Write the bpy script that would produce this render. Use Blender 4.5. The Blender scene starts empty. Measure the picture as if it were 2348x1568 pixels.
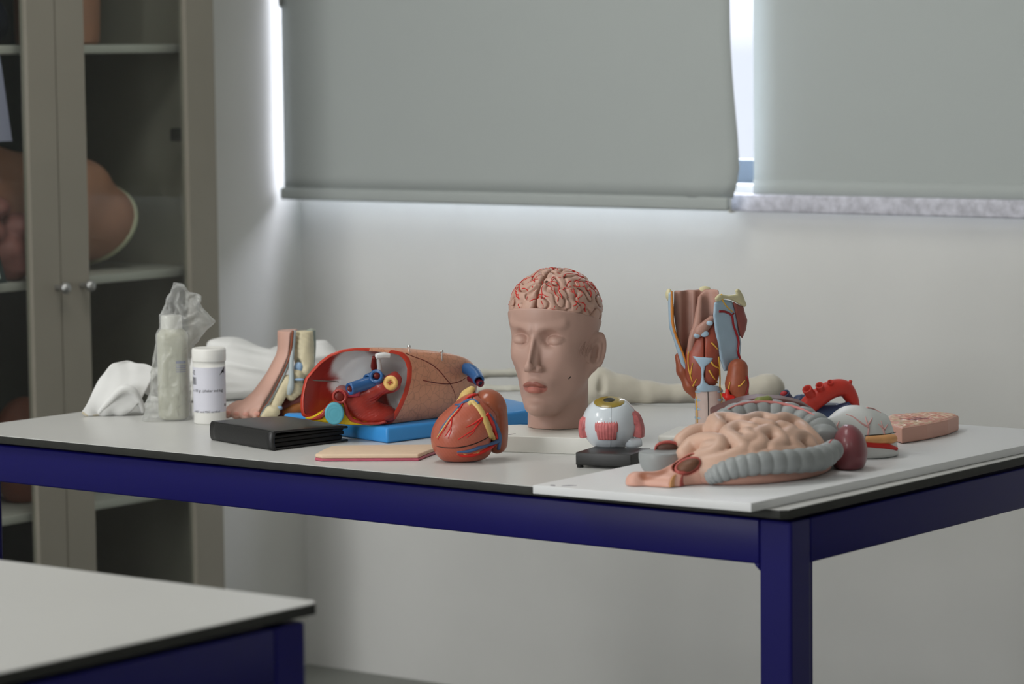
import bpy, bmesh, math, random
import numpy as np
from mathutils import Vector

for blk in (bpy.data.objects, bpy.data.meshes, bpy.data.materials):
    for b in list(blk): blk.remove(b)
SC = bpy.context.scene
COL = SC.collection
rnd = random.Random(7)
F32 = np.float32

# ------------------------------------------------------------------ camera model (photo measured at 2348 x 1568)
FPX, YAW, PITCH, ROLL = 7081.0, 0.658, 0.0925, -0.0115
TZ = 0.78                       # table top height
CAMZ = TZ + 0.626
CAM = np.array([0, 0, CAMZ])
_fw = np.array([-math.sin(YAW)*math.cos(PITCH), math.cos(YAW)*math.cos(PITCH), -math.sin(PITCH)])
_r0 = np.array([math.cos(YAW), math.sin(YAW), 0.0]); _u0 = np.cross(_r0, _fw)
_rt = _r0*math.cos(ROLL) + _u0*math.sin(ROLL); _up = np.cross(_rt, _fw)
def ray(px, py): return _fw + _rt*((px-1174)/FPX) - _up*((py-784)/FPX)
def at_z(px, py, z):
    d = ray(px, py); t = (z-CAM[2])/d[2]; return CAM + d*t
def at_x(px, py, X):
    d = ray(px, py); t = X/d[0]; return CAM + d*t
def at_y(px, py, Y):
    d = ray(px, py); t = Y/d[1]; return CAM + d*t

class Frame:
    """local axes at a point of the table: x right, y away from the viewer, z up (plain upright rotation)"""
    def __init__(s, px, py, z=TZ, rz=YAW):
        s.o = at_z(px, py, z); s.rz = rz
        c, n = math.cos(rz), math.sin(rz)
        s.R = np.array([[c, -n, 0], [n, c, 0], [0, 0, 1]])
        s.c = s.R.T @ (CAM - s.o)
        s.s = FPX/np.dot(s.o-CAM, _fw)
    def dirn(s, px, py):
        d = s.R.T @ ray(px, py); return d/np.linalg.norm(d)
    def at(s, px, py, y=0.0):
        d = s.dirn(px, py); return s.c + d*((y-s.c[1])/d[1])
    def gnd(s, px, py, z=0.0):
        d = s.dirn(px, py); return s.c + d*((z-s.c[2])/d[2])
    def hit(s, f, pts, lift=0.0):
        D = np.array([s.dirn(*p) for p in pts]); t = np.full(len(pts), -s.c[1]*0.9)
        best = np.full(len(pts), 9.); bt = t.copy()
        for _ in range(90):
            P = s.c + D*t[:, None]
            d = np.asarray(f(P[:, 0], P[:, 1], P[:, 2]))
            m = d < best; best[m] = d[m]; bt[m] = t[m]
            t = np.where(best > 0.0004, t + np.clip(d*0.7, -0.004, 0.03), t)
        return s.c + D*(bt-lift)[:, None]

# ------------------------------------------------------------------ colour / materials
def lin(c):
    o = []
    for v in c:
        v = v/255.0; o.append(v/12.92 if v <= 0.04045 else ((v+0.055)/1.055)**2.4)
    return o
def A(r, g, b, k=1.0): return tuple(min(0.9, v*k) for v in lin((r, g, b)))
MATS = {}
def mat(name, col=(0.5, 0.5, 0.5), rough=0.5, spec=0.5, noise=0.0, nscale=30.0, bump=0.0, bscale=60.0, metal=0.0,
        vc=False, coat=0.0, sss=0.0, trans=0.0, ior=1.45, alpha=1.0):
    if name in MATS: return MATS[name]
    m = bpy.data.materials.new(name); m.use_nodes = True
    nt = m.node_tree; N = nt.nodes; L = nt.links
    b = N['Principled BSDF']
    b.inputs['Roughness'].default_value = rough; b.inputs['Metallic'].default_value = metal
    b.inputs['Specular IOR Level'].default_value = spec; b.inputs['IOR'].default_value = ior
    b.inputs['Coat Weight'].default_value = coat; b.inputs['Coat Roughness'].default_value = 0.12
    b.inputs['Transmission Weight'].default_value = trans; b.inputs['Alpha'].default_value = alpha
    if sss:
        b.inputs['Subsurface Weight'].default_value = sss; b.inputs['Subsurface Radius'].default_value = (0.004, 0.002, 0.001)
        b.inputs['Subsurface Scale'].default_value = 1.0
    tc = N.new('ShaderNodeTexCoord')
    src = None
    if vc:
        a = N.new('ShaderNodeAttribute'); a.attribute_name = 'Col'; src = a.outputs['Color']
    if noise > 0:
        nz = N.new('ShaderNodeTexNoise'); nz.inputs['Scale'].default_value = nscale; nz.inputs['Detail'].default_value = 5
        L.new(tc.outputs['Object'], nz.inputs['Vector'])
        rp = N.new('ShaderNodeMapRange'); rp.inputs['From Min'].default_value = 0.3; rp.inputs['From Max'].default_value = 0.7
        rp.inputs['To Min'].default_value = 1-noise; rp.inputs['To Max'].default_value = 1+noise
        L.new(nz.outputs['Fac'], rp.inputs['Value'])
        vm = N.new('ShaderNodeVectorMath'); vm.operation = 'SCALE'
        if src is not None: L.new(src, vm.inputs[0])
        else: vm.inputs[0].default_value = col
        L.new(rp.outputs['Result'], vm.inputs['Scale']); src = vm.outputs['Vector']
    if src is not None: L.new(src, b.inputs['Base Color'])
    else: b.inputs['Base Color'].default_value = (*col, 1)
    if bump > 0:
        n2 = N.new('ShaderNodeTexNoise'); n2.inputs['Scale'].default_value = bscale; n2.inputs['Detail'].default_value = 4
        L.new(tc.outputs['Object'], n2.inputs['Vector'])
        bp = N.new('ShaderNodeBump'); bp.inputs['Strength'].default_value = bump; bp.inputs['Distance'].default_value = 0.002
        L.new(n2.outputs['Fac'], bp.inputs['Height']); L.new(bp.outputs['Normal'], b.inputs['Normal'])
    MATS[name] = m
    return m

# ------------------------------------------------------------------ object helpers
def link(o, parent=None):
    COL.objects.link(o)
    if parent is not None: o.parent = parent
    return o
def mk(name, V, Fc, m, parent=None, smooth=True, col=None, label=None):
    me = bpy.data.meshes.new(name)
    V = np.asarray(V, dtype=np.float64)
    if isinstance(Fc, np.ndarray) and Fc.ndim == 2:
        k = Fc.shape[1]; n = len(Fc)
        me.vertices.add(len(V)); me.vertices.foreach_set('co', V.ravel())
        me.loops.add(n*k); me.loops.foreach_set('vertex_index', Fc.astype(np.int32).ravel())
        me.polygons.add(n); me.polygons.foreach_set('loop_start', np.arange(0, n*k, k, dtype=np.int32))
        me.update(calc_edges=True)
    else:
        me.from_pydata([tuple(v) for v in V], [], [tuple(int(i) for i in f) for f in Fc])
    me.validate()
    me.polygons.foreach_set('use_smooth', [bool(smooth)]*len(me.polygons))
    me.materials.append(m)
    if col is not None:
        at = me.color_attributes.new('Col', 'FLOAT_COLOR', 'POINT')
        c = np.ones((len(V), 4), dtype=np.float32); c[:, :3] = col
        at.data.foreach_set('color', c.ravel())
    me.update()
    o = bpy.data.objects.new(name, me); link(o, parent)
    if label: o['label'] = label
    return o
def bevel(o, w, seg=2, ang=30):
    md = o.modifiers.new('bevel', 'BEVEL'); md.width = w; md.segments = seg; md.limit_method = 'ANGLE'; md.angle_limit = math.radians(ang)
    md.harden_normals = False
    return o
def thing(name, label, cat, loc=(0, 0, 0), rz=0.0, group=None):
    o = bpy.data.objects.new(name, None); o.empty_display_size = 0.05
    link(o); o.location = tuple(float(v) for v in loc); o.rotation_euler = (0, 0, rz)
    return tag(o, label, cat, group)
def tag(o, label, cat, group=None):
    o['label'] = label; o['category'] = cat
    if group: o['group'] = group
    return o
def structure(o): o['kind'] = 'structure'; return o
def boxv(x0, x1, y0, y1, z0, z1):
    V = [(x, y, z) for z in (z0, z1) for y in (y0, y1) for x in (x0, x1)]
    return V, [(0, 2, 3, 1), (4, 5, 7, 6), (0, 1, 5, 4), (2, 6, 7, 3), (0, 4, 6, 2), (1, 3, 7, 5)]
def merge(*ms):
    V, Fc = [], []
    for v, f in ms:
        b = len(V); V += [tuple(q) for q in v]; Fc += [tuple(int(i)+b for i in ff) for ff in f]
    return V, Fc
def box(name, x0, x1, y0, y1, z0, z1, m, parent=None, bw=0.0, label=None, seg=2):
    o = mk(name, *boxv(x0, x1, y0, y1, z0, z1), m, parent, smooth=bw > 0, label=label)
    if bw: bevel(o, bw, seg)
    return o
def prismv(poly, z0, z1):
    n = len(poly)
    a = sum(poly[i][0]*poly[(i+1) % n][1]-poly[(i+1) % n][0]*poly[i][1] for i in range(n))
    if a < 0: poly = poly[::-1]
    V = [(x, y, z0) for x, y in poly]+[(x, y, z1) for x, y in poly]
    Fc = [tuple(range(n))[::-1], tuple(range(n, 2*n))]+[(i, (i+1) % n, n+(i+1) % n, n+i) for i in range(n)]
    return V, Fc
def prism(name, poly, z0, z1, m, parent=None, bw=0.0, label=None, seg=3):
    o = mk(name, *prismv(list(poly), z0, z1), m, parent, smooth=bw > 0, label=label)
    if bw: bevel(o, bw, seg)
    return o
def lathev(prof, n=40, c=(0, 0, 0)):
    V, Fc = [], []
    k = len(prof)
    for i in range(n):
        a = 2*math.pi*i/n
        for r, z in prof: V.append((c[0]+r*math.cos(a), c[1]+r*math.sin(a), c[2]+z))
    for i in range(n):
        j = (i+1) % n
        for q in range(k-1): Fc.append((i*k+q, j*k+q, j*k+q+1, i*k+q+1))
    Fc.append(tuple(i*k for i in range(n))[::-1]); Fc.append(tuple(i*k+k-1 for i in range(n)))
    return V, Fc
def lathe(name, prof, m, parent=None, n=40, c=(0, 0, 0), label=None, smooth=True):
    o = mk(name, *lathev(prof, n, c), m, parent, smooth=smooth, label=label)
    return o
def spline(P, n):
    P = np.asarray(P, float)
    if len(P) == 2: return P[0]+(P[1]-P[0])*np.linspace(0, 1, n)[:, None]
    Q = np.vstack([2*P[0]-P[1], P, 2*P[-1]-P[-2]])
    seg = len(P)-1; out = []
    for t in np.linspace(0, seg-1e-6, n):
        i = int(t); u = t-i; a, b, c, d = Q[i], Q[i+1], Q[i+2], Q[i+3]
        out.append(0.5*(2*b+(c-a)*u+(2*a-5*b+4*c-d)*u*u+(3*b-a-3*c+d)*u**3))
    return np.array(out)
def tubev(P, rad, n=10, ns=None, flat=1.0, rfun=None, cap=True, up=None):
    P = np.asarray(P, float); ns = ns or max(6, 6*len(P))
    C = spline(P, ns)
    rad = np.atleast_1d(np.asarray(rad, float))
    r = np.interp(np.linspace(0, 1, ns), np.linspace(0, 1, len(rad)), rad) if len(rad) > 1 else np.full(ns, rad[0])
    T = np.gradient(C, axis=0); T /= np.linalg.norm(T, axis=1)[:, None]+1e-12
    nrm = np.array(up if up is not None else (0, 0, 1.0))
    if abs(nrm@T[0]) > 0.95: nrm = np.array([1.0, 0, 0])
    V = []; 
    for i in range(ns):
        if up is not None: nrm = np.array(up, float)
        nrm = nrm-T[i]*(nrm@T[i]); nrm /= np.linalg.norm(nrm)+1e-12
        bi = np.cross(T[i], nrm)
        for k in range(n):
            a = 2*math.pi*k/n; rr = r[i]
            if rfun: rr = rfun(i/(ns-1), a, r[i])
            V.append(C[i]+(bi*math.cos(a)+nrm*math.sin(a)*flat)*rr)
    Fc = [(i*n+k, i*n+(k+1) % n, (i+1)*n+(k+1) % n, (i+1)*n+k) for i in range(ns-1) for k in range(n)]
    if cap:
        a = len(V); V.append(C[0]-T[0]*r[0]*0.35); V.append(C[-1]+T[-1]*r[-1]*0.35)
        Fc += [(a, (k+1) % n, k) for k in range(n)]
        e = (ns-1)*n
        Fc += [(a+1, e+k, e+(k+1) % n) for k in range(n)]
    return V, Fc
def tube(name, P, rad, m, parent=None, label=None, **kw):
    return mk(name, *tubev(P, rad, **kw), m, parent, label=label)
def tubes(name, lst, m, parent=None, label=None, **kw):
    """one part made of several branching strands"""
    return mk(name, *merge(*[tubev(p, r, **kw) for p, r in lst]), m, parent, label=label)
def stubv(P, r, depth=0.6, n=16, wall=0.7):
    """open pipe end: tube with a bore sunk into its last end"""
    P = np.asarray(P, float); V, Fc = tubev(P, r, n=n, ns=max(8, 5*len(P)), cap=False)
    V = [np.array(v) for v in V]; ns = len(V)//n
    ro = np.atleast_1d(r)[-1]
    e = (ns-1)*n; c = sum(V[e:e+n])/n
    T = c-sum(V[e-n:e])/n; T /= np.linalg.norm(T)
    b = len(V)
    for k in range(n): V.append(c+(V[e+k]-c)*wall)
    for k in range(n): V.append(c+(V[e+k]-c)*wall-T*ro*depth*2)
    V.append(c-T*ro*depth*2)
    for k in range(n):
        j = (k+1) % n
        Fc += [(e+k, e+j, b+j, b+k), (b+k, b+j, b+n+j, b+n+k), (b+n+k, b+n+j, b+2*n)]
    return V, Fc

# ------------------------------------------------------------------ implicit shapes -> meshes
def ell(x, y, z, c, r, R=None):
    x = x-c[0]; y = y-c[1]; z = z-c[2]
    if R is not None:
        x, y, z = (R[0][0]*x+R[1][0]*y+R[2][0]*z, R[0][1]*x+R[1][1]*y+R[2][1]*z, R[0][2]*x+R[1][2]*y+R[2][2]*z)
    a = (x/r[0])**2+(y/r[1])**2+(z/r[2])**2
    b = (x/r[0]**2)**2+(y/r[1]**2)**2+(z/r[2]**2)**2
    k0 = np.sqrt(a); return k0*(k0-1.0)/np.sqrt(b+1e-9)
def cone(x, y, z, a, b, ra, rb):
    a = np.asarray(a, float); b = np.asarray(b, float); d = b-a; L2 = float(d@d)
    t = np.clip(((x-a[0])*d[0]+(y-a[1])*d[1]+(z-a[2])*d[2])/L2, 0, 1)
    return np.sqrt((x-a[0]-d[0]*t)**2+(y-a[1]-d[1]*t)**2+(z-a[2]-d[2]*t)**2)-(ra+(rb-ra)*t)
def chain(x, y, z, pts, rs, k=0.0):
    d = None
    for i in range(len(pts)-1):
        e = cone(x, y, z, pts[i], pts[i+1], rs[i], rs[i+1])
        d = e if d is None else (smin(d, e, k) if k else np.minimum(d, e))
    return d
def bx(x, y, z, c, h, r=0.0):
    qx = np.abs(x-c[0])-h[0]+r; qy = np.abs(y-c[1])-h[1]+r; qz = np.abs(z-c[2])-h[2]+r
    return np.sqrt(np.maximum(qx, 0)**2+np.maximum(qy, 0)**2+np.maximum(qz, 0)**2)+np.minimum(np.maximum(qx, np.maximum(qy, qz)), 0)-r
def smin(a, b, k):
    h = np.clip(0.5+0.5*(b-a)/k, 0, 1); return b*(1-h)+a*h-k*h*(1-h)
def smax(a, b, k): return -smin(-a, -b, k)
def poly2(x, z, pts):
    """signed distance to a closed outline"""
    n = len(pts); d = None; s = None
    for i in range(n):
        ax, az = pts[i]; bx_, bz = pts[i-1]
        ex, ez = bx_-ax, bz-az; wx, wz = x-ax, z-az
        t = np.clip((wx*ex+wz*ez)/(ex*ex+ez*ez+1e-12), 0, 1)
        q = (wx-ex*t)**2+(wz-ez*t)**2
        d = q if d is None else np.minimum(d, q)
        c1 = z >= az; c2 = z < bz; c3 = ex*wz > ez*wx
        fl = (c1 & c2 & c3) | (~c1 & ~c2 & ~c3)
        s = np.where(fl, -1.0, 1.0) if s is None else s*np.where(fl, -1.0, 1.0)
    return s*np.sqrt(d)
def Rz(a): c, s = math.cos(a), math.sin(a); return np.array([[c, -s, 0], [s, c, 0], [0, 0, 1]])
def Ry(a): c, s = math.cos(a), math.sin(a); return np.array([[c, 0, s], [0, 1, 0], [-s, 0, c]])
def Rx(a): c, s = math.cos(a), math.sin(a); return np.array([[1, 0, 0], [0, c, -s], [0, s, c]])
def nets(f, lo, hi, h, smooth=1):
    lo = np.asarray(lo, float); n = [max(4, int(math.ceil((hi[i]-lo[i])/h))+1) for i in range(3)]
    X = (lo[0]+h*np.arange(n[0])).astype(F32)[:, None, None]; Y = (lo[1]+h*np.arange(n[1])).astype(F32)[None, :, None]
    Z = (lo[2]+h*np.arange(n[2])).astype(F32)[None, None, :]
    G = np.broadcast_to(f(X, Y, Z), n).astype(F32).copy()
    G[0] = np.maximum(G[0], 1e-4); G[-1] = np.maximum(G[-1], 1e-4); G[:, 0] = np.maximum(G[:, 0], 1e-4); G[:, -1] = np.maximum(G[:, -1], 1e-4)
    G[:, :, 0] = np.maximum(G[:, :, 0], 1e-4); G[:, :, -1] = np.maximum(G[:, :, -1], 1e-4)
    S = G < 0
    c = [n[0]-1, n[1]-1, n[2]-1]
    cnt = np.zeros(c, np.int8)
    for i in (0, 1):
        for j in (0, 1):
            for k in (0, 1): cnt += S[i:i+c[0], j:j+c[1], k:k+c[2]]
    act = (cnt > 0) & (cnt < 8)
    ia = np.argwhere(act); idx = np.full(c, -1, np.int32); idx[act] = np.arange(len(ia))
    acc = np.zeros((len(ia), 3)); w = np.zeros(len(ia))
    cor = [(i, j, k) for i in (0, 1) for j in (0, 1) for k in (0, 1)]
    for p in cor:
        for ax in range(3):
            if p[ax]: continue
            q = list(p); q[ax] = 1
            a = G[ia[:, 0]+p[0], ia[:, 1]+p[1], ia[:, 2]+p[2]]; b = G[ia[:, 0]+q[0], ia[:, 1]+q[1], ia[:, 2]+q[2]]
            m = (a < 0) != (b < 0)
            t = np.where(m, a/np.where(m, a-b, 1), 0)
            pt = np.tile(np.array(p, float), (len(ia), 1)); pt[:, ax] += t
            acc[m] += pt[m]; w[m] += 1
    V = (ia+acc/np.maximum(w, 1)[:, None])*h+lo
    Q = []
    for ax in range(3):
        sl0 = [slice(None)]*3; sl1 = [slice(None)]*3; sl0[ax] = slice(0, -1); sl1[ax] = slice(1, None)
        s0 = S[tuple(sl0)]; s1 = S[tuple(sl1)]
        E = np.argwhere(s0 != s1)
        o1, o2 = [(1, 2), (2, 0), (0, 1)][ax]
        E = E[(E[:, o1] > 0) & (E[:, o2] > 0) & (E[:, o1] < n[o1]-1) & (E[:, o2] < n[o2]-1)]
        fl = s0[E[:, 0], E[:, 1], E[:, 2]]
        def gi(d1, d2):
            e = E.copy(); e[:, o1] -= d1; e[:, o2] -= d2; return idx[e[:, 0], e[:, 1], e[:, 2]]
        q = np.stack([gi(1, 1), gi(0, 1), gi(0, 0), gi(1, 0)], 1)
        q[~fl] = q[~fl][:, ::-1]
        Q.append(q)
    Q = np.vstack(Q); Q = Q[(Q >= 0).all(1)]
    for _ in range(smooth):
        A_ = np.zeros_like(V); d = np.zeros(len(V))
        for k in range(4):
            a, b = Q[:, k], Q[:, (k+1) % 4]
            for ax in range(3):
                A_[:, ax] += np.bincount(a, V[b, ax], len(V))+np.bincount(b, V[a, ax], len(V))
            d += np.bincount(a, minlength=len(V))+np.bincount(b, minlength=len(V))
        V = V*0.5+0.5*A_/np.maximum(d, 1)[:, None]
    return V, Q
def blob(name, f, lo, hi, h, m, parent=None, paint=None, smooth=1, label=None):
    V, Q = nets(f, lo, hi, h, smooth)
    return mk(name, V, Q, m, parent, col=paint(V) if paint else None, label=label)
def plate(fr, pts, yc, ht, rnd_, k=0.004):
    """rounded thick plate with a traced outline; yc is its middle depth (number or function of x, z)"""
    P2 = [tuple(fr.at(px, py, yc if not callable(yc) else 0.0)[[0, 2]]) for px, py in pts]
    def f(x, y, z):
        y0 = yc(x, z) if callable(yc) else yc
        a = poly2(x, z, P2)+rnd_; b = np.abs(y-y0)-ht+rnd_
        return np.sqrt(np.maximum(a, 0)**2+np.maximum(b, 0)**2)+np.minimum(np.maximum(a, b), 0)-rnd_
    f.lo = (min(p[0] for p in P2), min(p[1] for p in P2)); f.hi = (max(p[0] for p in P2), max(p[1] for p in P2))
    return f
class Waves:
    """band-limited random field: its zero lines form winding stripes of a given width"""
    def __init__(s, lam, n=28, seed=1, spread=0.15):
        g = np.random.RandomState(seed); K = g.normal(size=(n, 3)); K /= np.linalg.norm(K, axis=1)[:, None]
        s.K = K*(2*math.pi/lam)*(1+spread*g.uniform(-1, 1, n))[:, None]; s.ph = g.uniform(0, 2*math.pi, n); s.n = n
    def __call__(s, x, y, z):
        o = 0
        for k, p in zip(s.K, s.ph): o = o+np.cos(k[0]*x+k[1]*y+k[2]*z+p)
        return o*math.sqrt(2.0/s.n)
def mixc(a, b, t): t = np.clip(t, 0, 1)[:, None]; return np.asarray(a)*(1-t)+np.asarray(b)*t
def sstep(a, b, x): t = np.clip((x-a)/(b-a), 0, 1); return t*t*(3-2*t)
def setq(C, mask, c): C[mask] = c; return C
# ================================================================== ROOM
X0, YW = -4.722, 5.32           # face of the corner pillar, window wall
XL = -5.02                      # left wall
X1, Y0, ZC = 2.6, -2.2, 2.95
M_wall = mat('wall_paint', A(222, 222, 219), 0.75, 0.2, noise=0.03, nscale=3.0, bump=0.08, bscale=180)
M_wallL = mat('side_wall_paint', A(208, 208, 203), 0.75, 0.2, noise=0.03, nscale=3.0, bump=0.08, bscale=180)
M_ceil = mat('ceiling_paint', A(228, 228, 224), 0.9, 0.1)
M_floor = mat('floor_vinyl', A(128, 130, 124), 0.45, 0.4, noise=0.06, nscale=9)
M_skirt = mat('skirting_vinyl', A(112, 113, 108), 0.5, 0.4)
ZS, ZWT, XWR = 1.135, 2.42, -1.3    # window opening sill, head, right end
structure(box('floor', XL-0.2, X1+0.2, Y0-0.2, YW+0.2, -0.12, 0, M_floor))
structure(box('ceiling', XL-0.2, X1+0.2, Y0-0.2, YW+0.2, ZC, ZC+0.12, M_ceil))
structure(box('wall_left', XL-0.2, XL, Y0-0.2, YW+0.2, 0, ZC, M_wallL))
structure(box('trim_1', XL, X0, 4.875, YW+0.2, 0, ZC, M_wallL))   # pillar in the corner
structure(box('wall_right', X1, X1+0.2, Y0-0.2, YW+0.2, 0, ZC, M_wall))
structure(box('wall_front', XL, X1, Y0-0.2, Y0, 0, ZC, M_wall))
wb = merge(boxv(X0, X1, YW, YW+0.2, 0, ZS), boxv(X0, X1, YW, YW+0.2, ZWT, ZC), boxv(XWR, X1, YW, YW+0.2, ZS, ZWT))
structure(mk('wall_back', *wb, M_wall, smooth=False))
structure(box('baseboard_left', XL, XL+0.012, Y0, 3.9, 0, 0.07, M_skirt, bw=0.004))
# window: blue-grey metal frame set back in the opening, glass in front of the sky
M_frame = mat('window_metal', A(96, 110, 124), 0.45, 0.5)
M_glass = None
fy0, fy1 = YW+0.09, YW+0.14
w1 = structure(thing('window_1', 'wide window with a blue-grey frame behind two roller blinds', 'window', (0, 0, 0)))
fr_parts = [boxv(X0, XWR, fy0, fy1, ZS, ZS+0.048), boxv(X0, XWR, fy0, fy1, ZWT-0.05, ZWT)]
for xm in (-2.45, XWR-0.044): fr_parts.append(boxv(xm, xm+0.04, fy0+0.002, fy1-0.002, ZS+0.048, ZWT-0.05))
fo = mk('window_frame', *merge(*fr_parts), M_frame, w1, smooth=False)
structure(fo)
g = box('window_pane', X0+0.02, XWR-0.02, YW+0.112, YW+0.116, ZS+0.04, ZWT-0.04, mat('glass_placeholder'), w1)
structure(g)
_pane = g

def thin_glass(name, tint, refl=1.0, ior=1.45):
    m = bpy.data.materials.new(name); m.use_nodes = True; nt = m.node_tree; N = nt.nodes
    N.remove(N['Principled BSDF']); out = N['Material Output']
    tr = N.new('ShaderNodeBsdfTransparent'); tr.inputs['Color'].default_value = (*tint, 1)
    gl = N.new('ShaderNodeBsdfGlossy'); gl.inputs['Roughness'].default_value = 0.01; gl.inputs['Color'].default_value = (refl, refl, refl, 1)
    fr_ = N.new('ShaderNodeFresnel'); fr_.inputs['IOR'].default_value = ior
    mx = N.new('ShaderNodeMixShader'); L = nt.links
    ge = N.new('ShaderNodeNewGeometry'); iv = N.new('ShaderNodeMath'); iv.operation = 'SUBTRACT'; iv.inputs[0].default_value = 1.0; L.new(ge.outputs['Backfacing'], iv.inputs[1])
    ml = N.new('ShaderNodeMath'); ml.operation = 'MULTIPLY'; L.new(fr_.outputs[0], ml.inputs[0]); L.new(iv.outputs[0], ml.inputs[1])
    L.new(ml.outputs[0], mx.inputs['Fac']); L.new(tr.outputs[0], mx.inputs[1]); L.new(gl.outputs[0], mx.inputs[2]); L.new(mx.outputs[0], out.inputs['Surface'])
    return m
# ---- roller blinds
M_blind = mat('blind_fabric', A(180, 186, 184), 0.85, 0.15, noise=0.015, nscale=400)
M_bar = mat('blind_bar', A(205, 205, 215), 0.4, 0.5, noise=0.22, nscale=60)
M_barcap = mat('blind_bar_cap', A(225, 222, 210), 0.5, 0.4)
M_chrome = mat('chrome', (0.72, 0.72, 0.72), 0.22, 0.5, metal=1.0)
def blind_sheet(xl, xr_fn, y, zb, zt, th=0.0012, ny=46, nx=40, curl=None):
    V = []
    for s in (0, 1):
        for i in range(ny+1):
            z = zb+(zt-zb)*i/ny
            xr = xr_fn(z)
            for j in range(nx+1):
                u = j/nx; x = xl+(xr-xl)*u
                yy = y+(th if s else 0)+(curl(u, z) if curl else 0)
                V.append((x, yy, z))
    W = nx+1; H = (ny+1)*W; Fc = []
    for i in range(ny):
        for j in range(nx):
            a = i*W+j; Fc.append((a, a+1, a+W+1, a+W)); Fc.append((H+a, H+a+W, H+a+W+1, H+a+1))
    for j in range(nx):
        Fc.append((j, H+j, H+j+1, j+1)); a = ny*W+j; Fc.append((a, a+1, H+a+1, H+a))
    for i in range(ny):
        a = i*W; Fc.append((a, a+W, H+a+W, H+a)); a += nx; Fc.append((a, H+a, H+a+W, a+W))
    return V, Fc
_pane.data.materials[0] = thin_glass('window_glass', (0.97, 0.98, 1.0))
yB = YW-0.08
lb = thing('roller_blind', 'grey roller blind pulled down on the left, its right edge curling', 'blind', (-4.1, yB, 1.09))
def o2(V, o): return [(v[0]-o[0], v[1]-o[1], v[2]-o[2]) for v in V]
def edgeL(z):
    return -3.484+0.013*(1-sstep(1.16, 1.48, np.array(z)))-0.014*(1-sstep(1.11, 1.165, np.array(z)))
def curlL(u, z):
    e = max(0, (u-0.86)/0.14)**2
    return 0.012*e*math.exp(-((z-1.17)/0.14)**2)-0.012*math.exp(-((u-0.93)/0.02)**2-((z-1.125)/0.035)**2)
v, f = blind_sheet(-4.699, edgeL, yB, 1.112, 2.5, curl=curlL)
mk('blind_fabric', o2(v, (-4.1, yB, 1.09)), f, M_blind, lb)
v, f = boxv(-4.708, -3.488, yB-0.007, yB+0.007, 1.086, 1.114)
bevel(mk('hem_bar', o2(v, (-4.1, yB, 1.09)), f, M_blind, lb, smooth=True), 0.006, 3)
v, f = lathev([(0.02, 0), (0.02, 1.2)], 20)
mk('roller_tube', [(q[2]-0.58, q[0]+0.018, q[1]+1.42) for q in v], f, M_bar, lb)
tubes('pull_chain', [([(-0.607, -0.002, 0.51), (-0.611, -0.004, 0.498), (-0.603, -0.006, 0.488), (-0.596, -0.003, 0.50), (-0.598, -0.002, 1.4)], 0.0035),
                     ([(-0.609, -0.002, 0.51), (-0.609, -0.002, 1.4)], 0.0028)], M_chrome, lb, label='grey metal pull chain looped beside the fabric')
yR = YW-0.030
rb = thing('roller_blind', 'grey roller blind on the right with a bare white metal bottom bar', 'blind', (-2.5, yR, 1.1))
v, f = blind_sheet(-3.4605, lambda z: -1.25, yR, 1.115, 2.5)
mk('blind_fabric', o2(v, (-2.5, yR, 1.1)), f, M_blind, rb)
v, f = blind_sheet(-3.4605, lambda z: -1.25, yR-0.0025, 1.115, 1.149, ny=2)
mk('hem', o2(v, (-2.5, yR, 1.1)), f, M_blind, rb)
v, f = boxv(-3.510, -1.22, yR-0.011, yR+0.011, 1.083, 1.119)
bevel(mk('bottom_bar', o2(v, (-2.5, yR, 1.1)), f, M_bar, rb, smooth=True, label='weathered white metal bar'), 0.005, 3)
v, f = boxv(-3.518, -3.510, yR-0.012, yR+0.012, 1.080, 1.121)
bevel(mk('end_cap', o2(v, (-2.5, yR, 1.1)), f, M_barcap, rb, smooth=True), 0.003, 2)
v, f = lathev([(0.02, 0), (0.02, 2.14)], 20)
mk('roller_tube', [(q[2]-0.9, q[0]+0.018, q[1]+1.41) for q in v], f, M_bar, rb)

# ================================================================== GLASS CABINET
M_cab = mat('cabinet_paint', A(146, 141, 129), 0.5, 0.35, noise=0.02, nscale=8)
M_cabin = mat('cabinet_inside', A(78, 79, 76), 0.7, 0.2)
M_shelf = mat('cabinet_shelf', A(190, 188, 178), 0.5, 0.3)
M_cglass = thin_glass('cabinet_glass', (0.93, 0.95, 0.94), ior=1.36)
XC, CY0, CY1, CH = -4.55, 3.924, 4.860, 2.05
cb = thing('display_cabinet', 'tall grey-beige cabinet with two glass doors against the left wall', 'cabinet', (XC-0.2, 4.392, 0))
co = (XC-0.2, 4.392, 0)
def cbox(name, a, b, c, d, e, f_, m, par=cb, bw=0.002, **k):
    v, fc = boxv(a, b, c, d, e, f_); o = mk(name, o2(v, co), fc, m, par, smooth=bw > 0, **k)
    if bw: bevel(o, bw)
    return o
bk = XL+0.012
carc = merge(boxv(bk, XC-0.022, CY0, CY0+0.018, 0.06, CH), boxv(bk, XC-0.022, CY1-0.018, CY1, 0.06, CH), boxv(bk, XC-0.022, CY0, CY1, CH, CH+0.02),
             boxv(bk, XC-0.022, CY0+0.018, CY1-0.018, 0.06, 0.085), boxv(bk, XC-0.04, CY0+0.02, CY1-0.02, 0, 0.06))
mk('carcass', o2(carc[0], co), carc[1], M_cab, cb, smooth=False)
cbox('back_panel', bk+0.001, bk+0.01, CY0+0.018, CY1-0.018, 0.085, CH, M_cabin)
for z in (0.479, 0.952, 1.429):
    cbox('shelf', bk+0.01, XC-0.05, CY0+0.019, CY1-0.019, z-0.009, z+0.009, M_shelf)
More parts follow.
